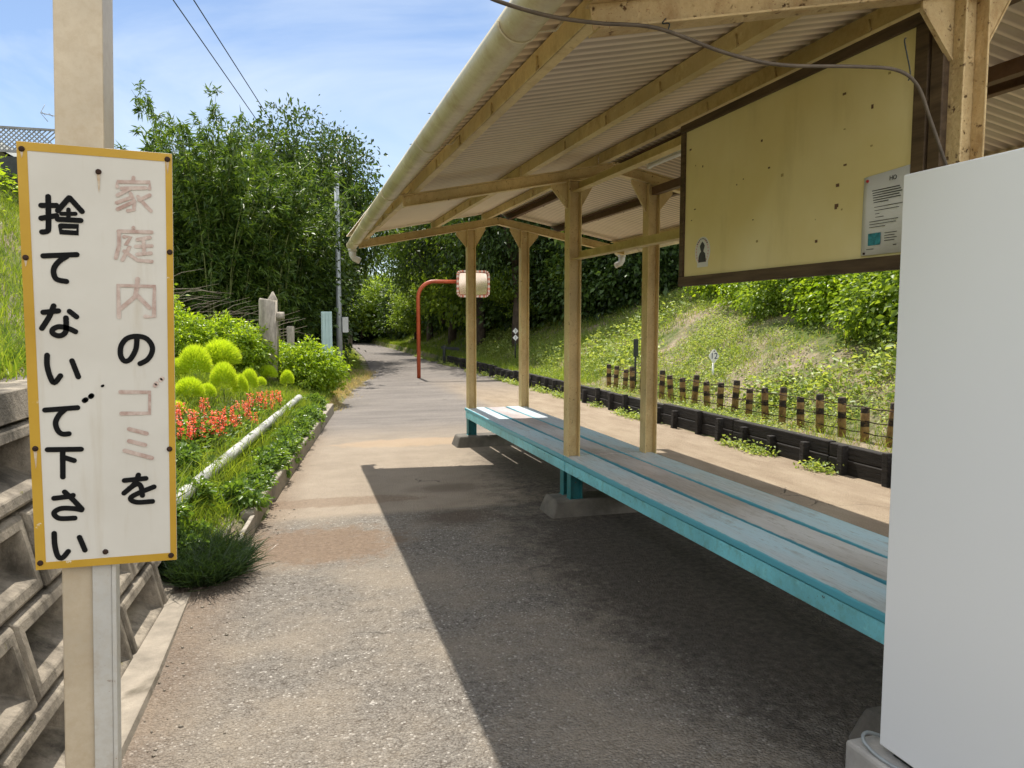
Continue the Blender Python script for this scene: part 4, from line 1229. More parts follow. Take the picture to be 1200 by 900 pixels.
def trunk_mb(h, r, limbs, seed, mat):
    rd = random.Random(seed)
    b = MB()
    pts = [Vector((0, 0, -0.3))]
    for k in range(1, 6):
        pts.append(Vector((rd.uniform(-1, 1) * 0.05 * h * k / 5, rd.uniform(-1, 1) * 0.05 * h * k / 5, h * k / 5)))
    b.tube(pts, [r * (1.25 - 0.17 * i) for i in range(6)], 9)
    for k in range(limbs):
        i = rd.randint(2, 4)
        a = rd.uniform(0, 6.28)
        ln = h * rd.uniform(0.3, 0.6)
        p = pts[i]
        q1 = p + Vector((math.cos(a) * ln * 0.5, math.sin(a) * ln * 0.5, ln * 0.45))
        q2 = p + Vector((math.cos(a) * ln, math.sin(a) * ln, ln * 0.8))
        b.tube([p, q1, q2], [r * 0.5, r * 0.33, r * 0.12], 6)
    return b

TREES = 'trees closing off the far end of the path'
def blobs_for(seed, rx, rz, zc, n):
    rg = np.random.default_rng(seed)
    out = [(0, 0, zc, rx * 0.72, rx * 0.72, rz * 0.8)]
    for k in range(n):
        a = rg.uniform(0, 6.28); e = rg.uniform(-0.5, 0.9)
        rr = rx * rg.uniform(0.35, 0.6)
        out.append((math.cos(a) * rx * 0.62 * math.cos(e), math.sin(a) * rx * 0.62 * math.cos(e), zc + rz * 0.7 * math.sin(e), rr, rr, rr * 0.8))
    return out
PROTO = {}
def tree_proto(key, seed, rx, rz, zc, nb_, ncl, per, cr_, L, W, mat, th, tr):
    r_ = thing(key, None, None, (0, 0, 0))
    V_, T_ = crown_arrays(seed, blobs_for(seed, rx, rz, zc, nb_), ncl, per, cr_, L, W)
    np_mesh('crown', V_, T_, M[mat], r_)
    trunk_mb(th, tr, 6, seed, M['bark']).build('trunk', M['bark'], r_)
    PROTO[key] = [r_, False]
def plant(key, name, label, cat, x, y, s=1.0, rz=0.0, group=None, sink=0.1, sz=None, z=None):
    r_, used = PROTO[key]
    if used: o_ = copy_tree(r_)
    else: o_ = r_; PROTO[key][1] = True
    o_.name = name
    for k_ in ('group',):
        if k_ in o_: del o_[k_]
    tag(o_, label, cat, group)
    o_.location = (x, y, (float(zt(x, y)) if z is None else z) - sink)
    o_.rotation_euler = (0, 0, rz)
    o_.scale = (s, s, sz or s)
    return o_
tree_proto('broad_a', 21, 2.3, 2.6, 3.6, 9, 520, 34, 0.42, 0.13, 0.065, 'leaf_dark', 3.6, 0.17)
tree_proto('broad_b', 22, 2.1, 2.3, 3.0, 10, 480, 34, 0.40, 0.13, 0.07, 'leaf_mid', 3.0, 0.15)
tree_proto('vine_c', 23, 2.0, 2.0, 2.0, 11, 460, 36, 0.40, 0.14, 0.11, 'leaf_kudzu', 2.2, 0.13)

# left: tree behind the bamboo and the growth at its foot
for (key, nm, lab, x, y, s, rz, sz) in (
    ('broad_a', 'broadleaf_tree', 'tallest dark broadleaf tree behind the bamboo, right of its top', 0.75, 25.5, 1.0, 0.3, 1.36),
    ('broad_b', 'broadleaf_tree', 'broadleaf tree leaning over the left verge behind the grey pole', 1.5, 28.5, 0.92, 1.9, 1.35),
    ('broad_a', 'broadleaf_tree', 'dark broadleaf tree behind the middle of the bamboo', -1.0, 27.0, 1.0, 4.1, 1.1),
    ('broad_b', 'broadleaf_tree', 'low broadleaf tree on the left verge above the pale green panel', 0.5, 22.6, 0.62, 5.2, 0.8)):
    plant(key, nm, lab, 'tree', x, y, s, rz, 'trees behind the bamboo', 0.2, sz)
# far end
far = [('broad_a', 1.2, 47, 1.0, 0.5, 'dark tree left of where the path disappears'),
       ('broad_b', 4.6, 54, 1.05, 2.2, 'mid green tree straight behind the far end of the path'),
       ('vine_c', 6.3, 46, 1.0, 3.3, 'vine covered tree right of where the path disappears'),
       ('broad_a', 9.6, 52, 1.15, 4.6, 'dark tree far off between the orange pole and first front post'),
       ('broad_b', -1.8, 41, 1.1, 1.2, 'tree far off behind the small white meter box'),
       ('broad_a', 14.5, 56, 1.3, 0.1, 'dark tree far off behind the mirror'),
       ('vine_c', 7.3, 38, 0.95, 5.0, 'vine draped tree behind the orange pole'),
       ('broad_b', 9.8, 42, 1.2, 0.9, 'mid green tree behind the traffic mirror')]
for key, x, y, s, rz, lab in far:
    plant(key, 'vine_tree' if key == 'vine_c' else 'broadleaf_tree', lab, 'tree', x, y, s, rz, TREES, 0.2)
side = [('vine_c', 7.4, 32, 0.95, 1.0, 'bright vine covered tree left of the first front post'),
        ('broad_a', 9.5, 35, 1.15, 2.0, 'dark tree standing behind the first front post'),
        ('vine_c', 7.2, 27.2, 0.95, 3.9, 'vine covered tree between the two farthest posts'),
        ('broad_a', 9.7, 29, 1.1, 5.5, 'dark tree higher on the slope between the two farthest posts'),
        ('broad_b', 7.3, 23.4, 1.0, 0.2, 'leafy tree right of the second farthest post'),
        ('broad_a', 10.4, 24.5, 1.1, 2.9, 'dark tree higher on the slope right of the second farthest post'),
        ('vine_c', 9.0, 20.3, 0.95, 2.4, 'leafy vine covered tree left of the middle rear post'),
        ('broad_a', 11.4, 20.2, 1.05, 1.3, 'dark tree behind the middle rear post'),
        ('broad_b', 10.9, 17.0, 0.8, 4.4, 'leafy tree between the middle rear post and the board'),
        ('broad_a', 6.7, 21.9, 0.85, 0.7, 'tall dark tree overhanging the foot of the slope behind the second farthest post'),
        ('broad_a', 6.5, 25.6, 0.9, 2.2, 'tall dark tree overhanging the slope behind the diamond plates'),
        ('broad_a', 6.4, 29.8, 0.9, 3.6, 'tall dark tree overhanging the slope right of the mirror'),
        ('broad_b', 6.4, 34.5, 0.95, 5.0, 'tall green tree overhanging the path verge behind the mirror'),
        ('broad_a', 13.2, 16.5, 1.0, 3.2, 'dark tree on the slope behind the left end of the board')]
for key, x, y, s, rz, lab in side:
    plant(key, 'vine_tree' if key == 'vine_c' else 'broadleaf_tree', lab, 'tree', x, y, s, rz, 'trees along the slope right of the path', 0.35, s * 1.4)

# overgrown trees whose foliage hangs down to the slope
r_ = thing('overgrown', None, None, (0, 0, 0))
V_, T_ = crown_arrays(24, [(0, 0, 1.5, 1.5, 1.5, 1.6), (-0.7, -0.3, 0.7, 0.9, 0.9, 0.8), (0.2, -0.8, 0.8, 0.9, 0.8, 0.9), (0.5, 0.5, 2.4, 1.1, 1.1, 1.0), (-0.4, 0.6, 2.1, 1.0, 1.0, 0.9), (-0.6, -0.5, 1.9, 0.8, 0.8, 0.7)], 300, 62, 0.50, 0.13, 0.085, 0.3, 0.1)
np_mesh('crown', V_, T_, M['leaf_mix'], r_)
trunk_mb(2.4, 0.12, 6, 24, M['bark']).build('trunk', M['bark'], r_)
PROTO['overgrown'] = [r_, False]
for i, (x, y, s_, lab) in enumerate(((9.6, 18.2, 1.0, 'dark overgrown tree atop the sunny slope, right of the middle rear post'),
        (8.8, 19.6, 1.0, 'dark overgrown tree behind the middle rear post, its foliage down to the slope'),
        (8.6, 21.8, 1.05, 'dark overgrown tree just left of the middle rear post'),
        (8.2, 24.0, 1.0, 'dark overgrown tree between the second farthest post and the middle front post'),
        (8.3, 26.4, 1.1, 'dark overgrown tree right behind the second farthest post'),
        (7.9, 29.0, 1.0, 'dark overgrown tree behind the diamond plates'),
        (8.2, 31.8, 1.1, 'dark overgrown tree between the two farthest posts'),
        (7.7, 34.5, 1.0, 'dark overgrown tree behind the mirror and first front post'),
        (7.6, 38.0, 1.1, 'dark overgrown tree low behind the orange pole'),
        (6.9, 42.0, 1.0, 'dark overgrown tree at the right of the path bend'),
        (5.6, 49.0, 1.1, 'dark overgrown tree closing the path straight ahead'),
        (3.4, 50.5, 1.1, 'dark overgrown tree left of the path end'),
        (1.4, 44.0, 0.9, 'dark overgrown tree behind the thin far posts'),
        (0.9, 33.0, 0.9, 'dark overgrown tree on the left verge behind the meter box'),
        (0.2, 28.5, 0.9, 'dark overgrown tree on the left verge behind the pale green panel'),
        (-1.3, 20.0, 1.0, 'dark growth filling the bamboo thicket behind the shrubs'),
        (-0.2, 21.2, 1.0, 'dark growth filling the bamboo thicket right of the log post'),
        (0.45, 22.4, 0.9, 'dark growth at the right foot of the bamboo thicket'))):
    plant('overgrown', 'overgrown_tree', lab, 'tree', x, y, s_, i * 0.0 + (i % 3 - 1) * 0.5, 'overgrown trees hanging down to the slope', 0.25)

for i, (x, y, s_, dz, lab) in enumerate(((6.9, 22.6, 0.5, 0.9, 'bright hanging vine clump right of the second farthest post'), (6.7, 26.6, 0.55, 1.2, 'bright hanging vine clump left of the second farthest post'),
        (6.4, 31.5, 0.6, 1.2, 'bright hanging vine clump just right of the mirror'), (6.1, 36.5, 0.6, 0.6, 'bright vine clump behind the bend of the orange pole'),
        (8.1, 19.9, 0.45, 0.6, 'bright vine clump left of the middle rear post'), (4.6, 47.0, 0.7, 0.8, 'bright vine clump over the far end of the path'),
        (2.0, 40.0, 0.55, 0.8, 'bright vine clump on the left verge behind the far posts'))):
    plant('vine_c', 'vine_clump', lab, 'vine', x, y, s_, i * 1.4, 'sunlit vine clumps on the dark trees', -dz + 0.3, s_ * 0.9)

# kudzu bushes on the slope
def bush_proto(key, seed, r_, ncl, per, cr_, L, W, mat, flat=0.75):
    root = thing(key, None, None, (0, 0, 0))
    V_, T_ = crown_arrays(seed, [(0, 0, r_ * flat * 0.75, r_, r_, r_ * flat)] + [(math.cos(a) * r_ * 0.55, math.sin(a) * r_ * 0.55, r_ * flat * (0.6 + 0.3 * math.sin(3 * a)), r_ * 0.55, r_ * 0.55, r_ * 0.5) for a in np.arange(0, 6, 1.05)], ncl, per, cr_, L, W, 0.35, 0.2)
    np_mesh('foliage', V_, T_, M[mat], root)
    b = MB()
    rd = random.Random(seed)
    for k in range(7):
        a = rd.uniform(0, 6.28)
        b.tube([(0, 0, -0.1), (math.cos(a) * r_ * 0.3, math.sin(a) * r_ * 0.3, r_ * 0.4), (math.cos(a) * r_ * 0.6, math.sin(a) * r_ * 0.6, r_ * 0.8)], [0.02 * r_ + 0.008, 0.012 * r_ + 0.004, 0.004], 6)
    b.build('stems', M['bark'], root)
    PROTO[key] = [root, False]
bush_proto('kudzu_a', 31, 1.15, 190, 44, 0.26, 0.095, 0.075, 'leaf_kudzu', 0.6)
bush_proto('kudzu_b', 32, 1.0, 170, 44, 0.26, 0.095, 0.07, 'leaf_shrub', 0.6)
k = 0
for (x, y, s) in ((8.35, 7.6, 1.0), (8.9, 9.3, 1.0), (9.05, 10.8, 0.95), (9.5, 12.3, 1.0), (9.9, 13.9, 0.95), (8.3, 6.0, 1.05),
                  (8.1, 8.5, 0.7), (8.45, 10.0, 0.72), (8.6, 11.6, 0.7), (9.0, 13.1, 0.72), (7.9, 7.0, 0.75), (9.4, 14.9, 0.8),
                  (10.3, 8.4, 1.2), (10.7, 10.6, 1.2), (11.2, 12.8, 1.2), (11.7, 15.0, 1.1), (12.3, 9.0, 1.4), (13.0, 12.0, 1.5), (10.2, 6.0, 1.2)):
    plant('kudzu_a' if k % 2 == 0 else 'kudzu_b', 'creeper_bush', 'sunlit leafy creeper bush in the thicket above the weedy slope, below the board', 'bush', x, y, s, k * 1.3, 'creeper thicket above the weedy slope', 0.15)
    k += 1

# bamboo
def bamboo_proto(key, seed, n_culm, h, spread):
    rg = np.random.default_rng(seed)
    root = thing(key, None, None, (0, 0, 0))
    b = MB()
    P_, D_, N_ = [], [], []
    for i in range(n_culm):
        a, r0 = rg.uniform(0, 6.28), spread * 0.45 * math.sqrt(rg.random())
        hh_ = h * rg.uniform(0.62, 1.05)
        base = Vector((r0 * math.cos(a), r0 * math.sin(a), -0.2))
        la = a + rg.normal() * 0.6
        lean_ = rg.uniform(0.10, 0.42) * hh_
        pts = []
        for q_ in range(9):
            u = q_ / 8
            pts.append(base + Vector((math.cos(la) * lean_ * u ** 2.4, math.sin(la) * lean_ * u ** 2.4, hh_ * (u - 0.10 * u ** 4))))
        b.tube(pts, [0.017 * (1 - 0.9 * q_ / 8) + 0.002 for q_ in range(9)], 5)
        nn = int(26 * hh_ / 4)
        for j in range(nn):
            u = 0.18 + 0.82 * (j + rg.random()) / nn
            f_ = u * 8; i0 = min(int(f_), 7)
            p = pts[i0].lerp(pts[i0 + 1], f_ - i0)
            ba = rg.uniform(0, 6.28)
            bl = rg.uniform(0.2, 0.55) * (1.15 - 0.6 * u)
            bd = np.array([math.cos(ba), math.sin(ba), rg.uniform(0.0, 0.7)])
            m_ = int(rg.integers(15, 25))
            tt = rg.uniform(0.25, 1, m_)[:, None]
            pos = np.array(p) + bd * bl * tt - np.array([0, 0, 0.22]) * (tt ** 2) * bl
            P_.append(pos + rg.normal(size=(m_, 3)) * 0.03)
            D_.append(unit(bd * 0.7 + rg.normal(size=(m_, 3)) * 0.55 + np.array([0, 0, -0.35])))
            N_.append(unit(rg.normal(size=(m_, 3)) * 0.6 + np.array([0, 0, 1])))
    P_, D_, N_ = map(np.concatenate, (P_, D_, N_))
    sc = rg.uniform(0.6, 1.3, len(P_))
    V_, T_ = leaf_arrays(P_, D_, N_, 0.19 * sc, 0.040 * sc, 0.12)
    np_mesh('foliage', V_, T_, M['leaf_bamboo'], root)
    b.build('culms', M['culm'], root)
    PROTO[key] = [root, False]
bamboo_proto('bamboo_a', 41, 34, 5.2, 1.5)
bamboo_proto('bamboo_b', 42, 30, 4.6, 1.7)
for i, (key, x, y, s, rz, lab) in enumerate((
    ('bamboo_a', -1.35, 18.0, 1.0, 0.2, 'tallest bamboo clump, its feathery top right of the sign'),
    ('bamboo_b', -0.75, 18.8, 1.0, 1.7, 'dense bamboo clump right of the tallest one'),
    ('bamboo_b', -1.5, 20.2, 0.8, 3.0, 'bamboo clump partly hidden by the sign'),
    ('bamboo_a', 0.05, 20.2, 0.92, 4.4, 'bamboo clump arching towards the grey pole'),
    ('bamboo_a', -1.2, 21.3, 0.95, 5.1, 'bamboo clump at the back of the thicket'),
    ('bamboo_b', 0.65, 22.0, 0.9, 0.9, 'rightmost bamboo clump hanging over the pale green panel'))):
    plant(key, 'bamboo_clump', lab, 'bamboo', x, y, s, rz, 'bamboo thicket left of the path', 0.0)
plant('bamboo_a', 'bamboo_clump', 'slender upright bamboo clump making the highest tip of the thicket', 'bamboo', -1.40, 18.3, 0.72, 2.6, 'bamboo thicket left of the path', 0.0, 1.06)

# shrubs at the bed's back
bush_proto('shrub', 51, 0.55, 520, 30, 0.085, 0.055, 0.032, 'leaf_shrub', 0.85)
for i, (x, y, s, rz, sz, lab) in enumerate((
    (0.40, 13.75, 1.05, 0.4, 1.05, 'round glossy green bush at the end of the kerb'),
    (-0.85, 13.2, 1.15, 2.0, 1.0, 'bright green shrub left of the log post'),
    (-1.55, 13.0, 1.1, 3.7, 0.95, 'bright green shrub beside the sign edge behind the lime puffs'),
    (-0.35, 14.4, 1.0, 5.0, 0.9, 'green shrub directly behind the log post'),
    (-2.4, 13.6, 1.2, 1.0, 1.0, 'green shrub hidden mostly by the sign'))):
    plant('shrub', 'rounded_shrub', lab, 'shrub', x, y, s, rz, 'shrubs behind the flower bed', 0.06, s * sz)

# kochia puffs
root = thing('kochia', None, None, (0, 0, 0))
rg = np.random.default_rng(61)
n = 7500
d = unit(rg.normal(size=(n, 3)))
d[:, 2] = np.abs(d[:, 2]) * 1.0 - 0.25 * (rg.random(n) < 0.5)
d = unit(d)
rad = rg.uniform(0.62, 0.93, n)
P_ = d * rad[:, None] * np.array([0.2, 0.2, 0.26]) + np.array([0, 0, 0.22])
D_ = unit(d + np.array([0, 0, 0.35]) + rg.normal(size=(n, 3)) * 0.22)
V_, T_ = blade_arrays(P_, D_, rg.uniform(0.036, 0.072, n), 0.0042, 0.25, rg)
np_mesh('foliage', V_, T_, M['kochia'], root)
b = MB(); b.tube([(0, 0, -0.05), (0, 0, 0.15)], [0.012, 0.008], 7)
b.build('stem', M['stem'], root)
PROTO['kochia'] = [root, False]
KOCHIA = [
    (-1.09, 10.58, 0, 0.186, 1.18, 'large lime puff nearest the sign edge, in the back row'),
    (-0.91, 12.36, 0, 0.258, 0.9, 'largest lime puff, at the top of the group'),
    (-1.06, 12.3, 0, 0.179, 1.0, 'lime puff squeezed between the two large ones of the back row'),
    (-0.72, 10.16, 0, 0.149, 1.29, 'tall dark-sided lime puff in the middle of the front'),
    (-0.56, 13.25, 0, 0.154, 0.82, 'small round lime puff at the back right'),
    (-0.54, 10.41, 0, 0.088, 1.62, 'narrow lime puff right of the dark-sided one'),
    (-0.45, 10.94, 0, 0.104, 1.56, 'upright lime puff behind the middle red flowers'),
    (-0.25, 12.88, 0, 0.137, 0.9, 'small lime puff right of the log post foot'),
    (0.05, 12.75, 0, 0.095, 1.43, 'lone smallest upright lime puff by the end of the pipe'),
    (-1.02, 9.27, 0, 0.144, 0.93, 'wide low lime puff at front left above the red flowers'),
    (-0.87, 9.66, 0, 0.091, 1.11, 'small lime puff speckled with a red flower, front left'),
    (-0.34, 12.12, 0, 0.077, 1.0, 'tiny lime puff behind the farthest red flowers'),
    (-1.31, 10.64, 0, 0.109, 1.2, 'lime puff half hidden by the sign'),
    (-1.03, 8.25, 0, 0.068, 1.25, 'low lime puff at the lower left beside the sign edge')]
for i, (x, y, z, r_, asp, lab) in enumerate(KOCHIA):
    o_ = plant('kochia', 'kochia', lab, 'ornamental plant', x, y, r_ * 1.25 / 0.235, i * 1.1, 'lime green puffs in the flower bed', -0.02, r_ * 1.34 * asp / 0.26)

# salvia
root = thing('salvia', None, None, (0, 0, 0))
rg = np.random.default_rng(71)
n = 150
P_ = rg.normal(size=(n, 3)) * [0.075, 0.075, 0.06] + [0, 0, 0.13]
V_, T_ = leaf_arrays(P_, unit(P_ - [0, 0, 0.08] + rg.normal(size=(n, 3)) * 0.05), unit(rg.normal(size=(n, 3)) * 0.5 + [0, 0, 1]), rg.uniform(0.035, 0.06, n), rg.uniform(0.022, 0.034, n))
np_mesh('foliage', V_, T_, M['ivy'], root)
b = MB()
for a, r_ in ((0.3, 0.03), (2.2, 0.08), (4.4, 0.07)):
    cx_, cy_ = r_ * math.cos(a), r_ * math.sin(a)
    b.tube([(0, 0, -0.03), (cx_ * 0.6, cy_ * 0.6, 0.14), (cx_, cy_, 0.33)], 0.003, 5)
    m_ = 40
    u = rg.random(m_)
    aa = rg.uniform(0, 6.28, m_)
    dr = np.stack([np.cos(aa), np.sin(aa), rg.uniform(-0.2, 0.7, m_)], 1)
    P_ = np.array([cx_, cy_, 0.20]) + np.stack([0 * u, 0 * u, u * 0.17], 1) + dr * 0.004
    V_, T_ = leaf_arrays(P_, dr, unit(rg.normal(size=(m_, 3)) * 0.4 + [0, 0, 1]), rg.uniform(0.022, 0.042, m_) * (1.15 - 0.6 * u), 0.016)
    np_mesh('flower_spike', V_, T_, M['petal'], root)
b.build('stem', M['stem'], root)
PROTO['salvia'] = [root, False]
SALVIA = [(-0.94, 7.83, 1.0), (-0.82, 7.34, 1.0), (-0.78, 7.69, 1.0), (-0.68, 7.45, 1.0), (-0.65, 7.78, 1.0), (-0.56, 7.73, 1.0), (-0.54, 8.38, 1.0), (-0.46, 8.12, 1.0), (-0.41, 8.76, 1.0), (-0.35, 9.4, 1.0), (-0.3, 10.01, 1.0), (-0.21, 9.75, 1.0), (-0.16, 10.3, 1.0), (-0.08, 10.0, 1.0), (-0.79, 8.48, 1.0), (-0.46, 9.19, 1.0), (-0.75, 7.12, 1.0), (-0.58, 7.34, 1.0), (-0.84, 7.02, 1.0), (-0.35, 8.48, 1.0)]
for i, (x, y, s) in enumerate(SALVIA):
    plant('salvia', 'salvia', 'red flowering salvia in the row in front of the lime puffs', 'flower', x, y, s * (0.9, 1.02, 0.85, 0.78)[i % 4], i * 0.9, 'red salvia along the flower bed', 0.02)

# dark tuft at the wall end
root = thing('mondo_tuft', 'dark green grassy tuft at the end of the block wall', 'grass tuft', (-0.47, 4.72, 0.02))
rg = np.random.default_rng(81)
n = 2600
a = rg.uniform(0, 6.28, n); rr_ = 0.20 * np.sqrt(rg.random(n))
P_ = np.stack([rr_ * np.cos(a) * 1.0, rr_ * np.sin(a) * 1.4, 0 * a], 1)
D_ = unit(np.stack([np.cos(a) * rr_ * 4, np.sin(a) * rr_ * 4, 0.9 + 0 * a], 1) + rg.normal(size=(n, 3)) * 0.3)
V_, T_ = blade_arrays(P_, D_, rg.uniform(0.14, 0.32, n), 0.006, 1.5, rg)
np_mesh('foliage', V_, T_, M['mondo'], root)

# leafy plants along the pipe
root = thing('leafy_plant', None, None, (0, 0, 0))
rg = np.random.default_rng(91)
V_, T_ = crown_arrays(91, [(0, 0, 0.10, 0.17, 0.17, 0.12)], 60, 14, 0.06, 0.055, 0.04, 0.3, 0.3)
np_mesh('foliage', V_, T_, M['ivy'], root)
b = MB()
for q_ in range(5):
    a = q_ * 1.3
    b.tube([(0, 0, -0.03), (0.05 * math.cos(a), 0.05 * math.sin(a), 0.09), (0.12 * math.cos(a), 0.12 * math.sin(a), 0.17)], 0.0035, 5)
b.build('stem', M['stem'], root)
PROTO['leafy'] = [root, False]
LEAFY = []
rd = random.Random(7)
for yy in np.arange(4.95, 12.0, 0.30):
    px_ = float(np.interp(yy, [3.9, 5.375, 7.4, 9.4, 11.8], [-0.90, -0.679, -0.40, -0.12, 0.202]))
    kx = float(xl(yy)) - 0.14
    for q_ in range(2):
        x_ = rd.uniform(px_ + 0.20, kx + 0.02) if yy > 5.6 else rd.uniform(-0.72, -0.36)
        LEAFY.append((x_, yy + rd.uniform(-0.12, 0.12), rd.uniform(0.5, 0.85)))
for yy in np.arange(5.0, 8.8, 0.34):
    px_ = float(np.interp(yy, [3.9, 5.375, 7.4, 9.4, 11.8], [-0.90, -0.679, -0.40, -0.12, 0.202]))
    LEAFY.append((px_ - rd.uniform(0.22, 0.55), yy, rd.uniform(0.7, 1.0)))
for i, (x, y, s) in enumerate(LEAFY):
    plant('leafy', 'leafy_plant', 'low leafy green plant in the bed strip beside the white pipe', 'plant', x, y, s, i * 1.7, 'low leafy plants beside the white pipe', 0.03)

# --- what nobody could count
def scatter_blades(name, label, x, y, n_per, L, W, mat, seed, spread=0.05, bend=0.9, up=1.6):
    rg = np.random.default_rng(seed)
    n_ = len(x) * n_per
    X_ = np.repeat(x, n_per) + rg.normal(size=n_) * spread
    Y_ = np.repeat(y, n_per) + rg.normal(size=n_) * spread
    P_ = np.stack([X_, Y_, zt(X_, Y_) - 0.01], 1)
    D_ = unit(rg.normal(size=(n_, 3)) * 0.6 + [0, 0, up])
    V_, T_ = blade_arrays(P_, D_, L * rg.uniform(0.45, 1.3, n_), W, bend, rg)
    o_ = np_mesh(name, V_, T_, M[mat])
    tag(o_, label, 'grass', kind='stuff')
rg = np.random.default_rng(101)
# weedy slope: leaves in patches
N0 = 26000
x = rg.uniform(5.32, 11.5, N0); y = rg.uniform(2.5, 26, N0)
pn = np.sin(x * 2.2 + 1.3 * np.sin(y * 0.9)) + np.sin(y * 1.7 + 1.1 * np.cos(x * 1.9)) + 0.8 * np.sin(3.9 * x - 2.7 * y) + rg.normal(size=N0) * 0.9
keep = (pn > -0.25) & (x > 5.32)
x, y = x[keep], y[keep]
per = 10
n_ = len(x) * per
X_ = np.repeat(x, per) + rg.normal(size=n_) * 0.07; Y_ = np.repeat(y, per) + rg.normal(size=n_) * 0.07
X_ = np.maximum(X_, 5.31)
big_ = np.repeat(np.where(np.sin(x * 1.3 + 2 * np.sin(y * 0.7)) + rg.normal(size=len(x)) * 0.5 > 0.8, rg.uniform(1.3, 2.1, len(x)), 0.9), per)
big_ = np.where((X_ < 6.05), np.minimum(big_, 0.75), big_)
P_ = np.stack([X_, Y_, zt(X_, Y_) + np.abs(rg.normal(size=n_)) * 0.055 * big_ ** 1.5], 1)
V1 = leaf_arrays(P_, rg.normal(size=(n_, 3)) * [1, 1, 0.5], unit(rg.normal(size=(n_, 3)) * 0.55 + [0, -0.1, 1]), 0.050 * rg.uniform(0.4, 1.2, n_) * big_, 0.033 * rg.uniform(0.5, 1.2, n_) * big_)
o = np_mesh('slope_weeds', *V1, M['weed']); tag(o, 'patchy low weeds covering the sunny slope', 'weeds', kind='stuff')
x = rg.uniform(5.35, 10.5, 9000); y = rg.uniform(2.5, 26, 9000)
scatter_blades('slope_straw', 'dry straw lying among the slope weeds', x, y, 3, 0.11, 0.006, 'dry', 102, 0.05, 1.2, 0.5)
x = rg.uniform(5.4, 11.0, 7000); y = rg.uniform(2.5, 22, 7000)
kp = np.sin(x * 1.7 + y * 0.8) + np.sin(y * 1.3 - x) + rg.normal(size=7000) * 0.5 > 0.2
scatter_blades('slope_grass', 'thin bright grass growing in streaks on the sunny slope', x[kp], y[kp], 6, 0.20, 0.007, 'grass', 109, 0.06, 1.1, 1.2)
# grass in the bed and on the bank above the wall
yb_ = rg.uniform(4.9, 13.5, 9000); xb_ = xl(yb_) - 0.16 - np.abs(rg.normal(size=9000)) * 0.55
kp = xb_ > -3
scatter_blades('bed_grass', 'thin grass between the plants of the flower bed', xb_[kp][:5200], yb_[kp][:5200], 4, 0.15, 0.0065, 'grass', 103, 0.04)
yb_ = rg.uniform(1.5, 17, 16000); xb_ = xl(yb_) - 0.75 - rg.random(16000) ** 1.3 * 6.0
kp = ~((yb_ > 5) & (xb_ > xl(yb_) - 1.2))
scatter_blades('bank_grass', 'bright green grass on the bank above the wall', xb_[kp], yb_[kp], 5, 0.22, 0.010, 'grass', 104, 0.10)
yb_ = np.concatenate([rg.uniform(5.0, 11.5, 60), rg.uniform(5.0, 7.0, 25)])
xb_ = np.interp(yb_, [3.9, 5.375, 7.4, 9.4, 11.8], [-0.885, -0.664, -0.385, -0.11, 0.21]) + rg.normal(size=85) * 0.09
scatter_blades('pipe_grass', 'longer grass blades growing up round the white pipe', xb_, yb_, 14, 0.34, 0.008, 'grass', 108, 0.035, 1.3)
# verge
yb_ = rg.uniform(12.6, 22, 5000); xb_ = xl(yb_) - rg.random(5000) * 0.75 + 0.10 * np.sin(yb_ * 3)
scatter_blades('verge_straw', 'dry straw coloured grass on the left verge', xb_, yb_, 4, 0.10, 0.007, 'dry', 105, 0.06, 1.2, 0.8)
yb_ = rg.uniform(12.6, 46, 9000); xb_ = xl(yb_) - 0.25 - rg.random(9000) * 2.2
scatter_blades('verge_grass', 'green grass on the left verge', xb_, yb_, 4, 0.13, 0.010, 'grass', 106, 0.08)
yb_ = rg.uniform(14, 48, 11000); xb_ = 5.25 + rg.random(11000) ** 1.4 * 3.5
scatter_blades('foot_grass', 'grass at the foot of the wooded slope', xb_, yb_, 4, 0.16, 0.013, 'grass', 107, 0.10)
yb_ = rg.uniform(3, 30, 1500); xb_ = 5.10 - np.abs(rg.normal(size=1500)) * 0.08
kp = np.sin(yb_ * 4.3) + np.sin(yb_ * 1.9) > 0.1
X_ = np.repeat(xb_[kp], 8); Y_ = np.repeat(yb_[kp], 8); n_ = len(X_)
P_ = np.stack([X_ + rg.normal(size=n_) * 0.035, Y_ + rg.normal(size=n_) * 0.04, np.abs(rg.normal(size=n_)) * 0.04 + 0.004], 1)
V1 = leaf_arrays(P_, rg.normal(size=(n_, 3)) * [1, 1, 0.6], unit(rg.normal(size=(n_, 3)) * 0.5 + [0, 0, 1]), 0.045, 0.026)
o = np_mesh('edging_weeds', *V1, M['weed']); tag(o, 'small weeds growing along the foot of the timber edging', 'weeds', kind='stuff')
# loose grit and crumbs of dirt
n_ = 420
gy_ = rg.uniform(1.2, 6.2, n_); gx_ = np.where(rg.random(n_) < 0.75, xl(gy_) + rg.gamma(1.3, 0.11, n_) - 0.05, rg.uniform(-0.3, 2.0, n_))
s_ = 0.0022 + 0.009 * rg.random(n_) ** 3 * np.where(gx_ > xl(gy_) + 0.3, 0.5, 1.0)
oct_ = np.array([(1, 0, 0), (0, 1, 0), (-1, 0, 0), (0, -1, 0), (0, 0, 0.8), (0, 0, -0.3)])
V_ = (np.stack([gx_, gy_, 0 * gx_ + 0.002], 1)[:, None, :] + oct_[None] * (s_[:, None, None] * rg.uniform(0.6, 1.3, (n_, 6, 1)))).reshape(-1, 3)
T0 = np.array([(0, 1, 4), (1, 2, 4), (2, 3, 4), (3, 0, 4), (1, 0, 5), (2, 1, 5), (3, 2, 5), (0, 3, 5)])
T_ = (np.arange(n_)[:, None, None] * 6 + T0[None]).reshape(-1, 3)
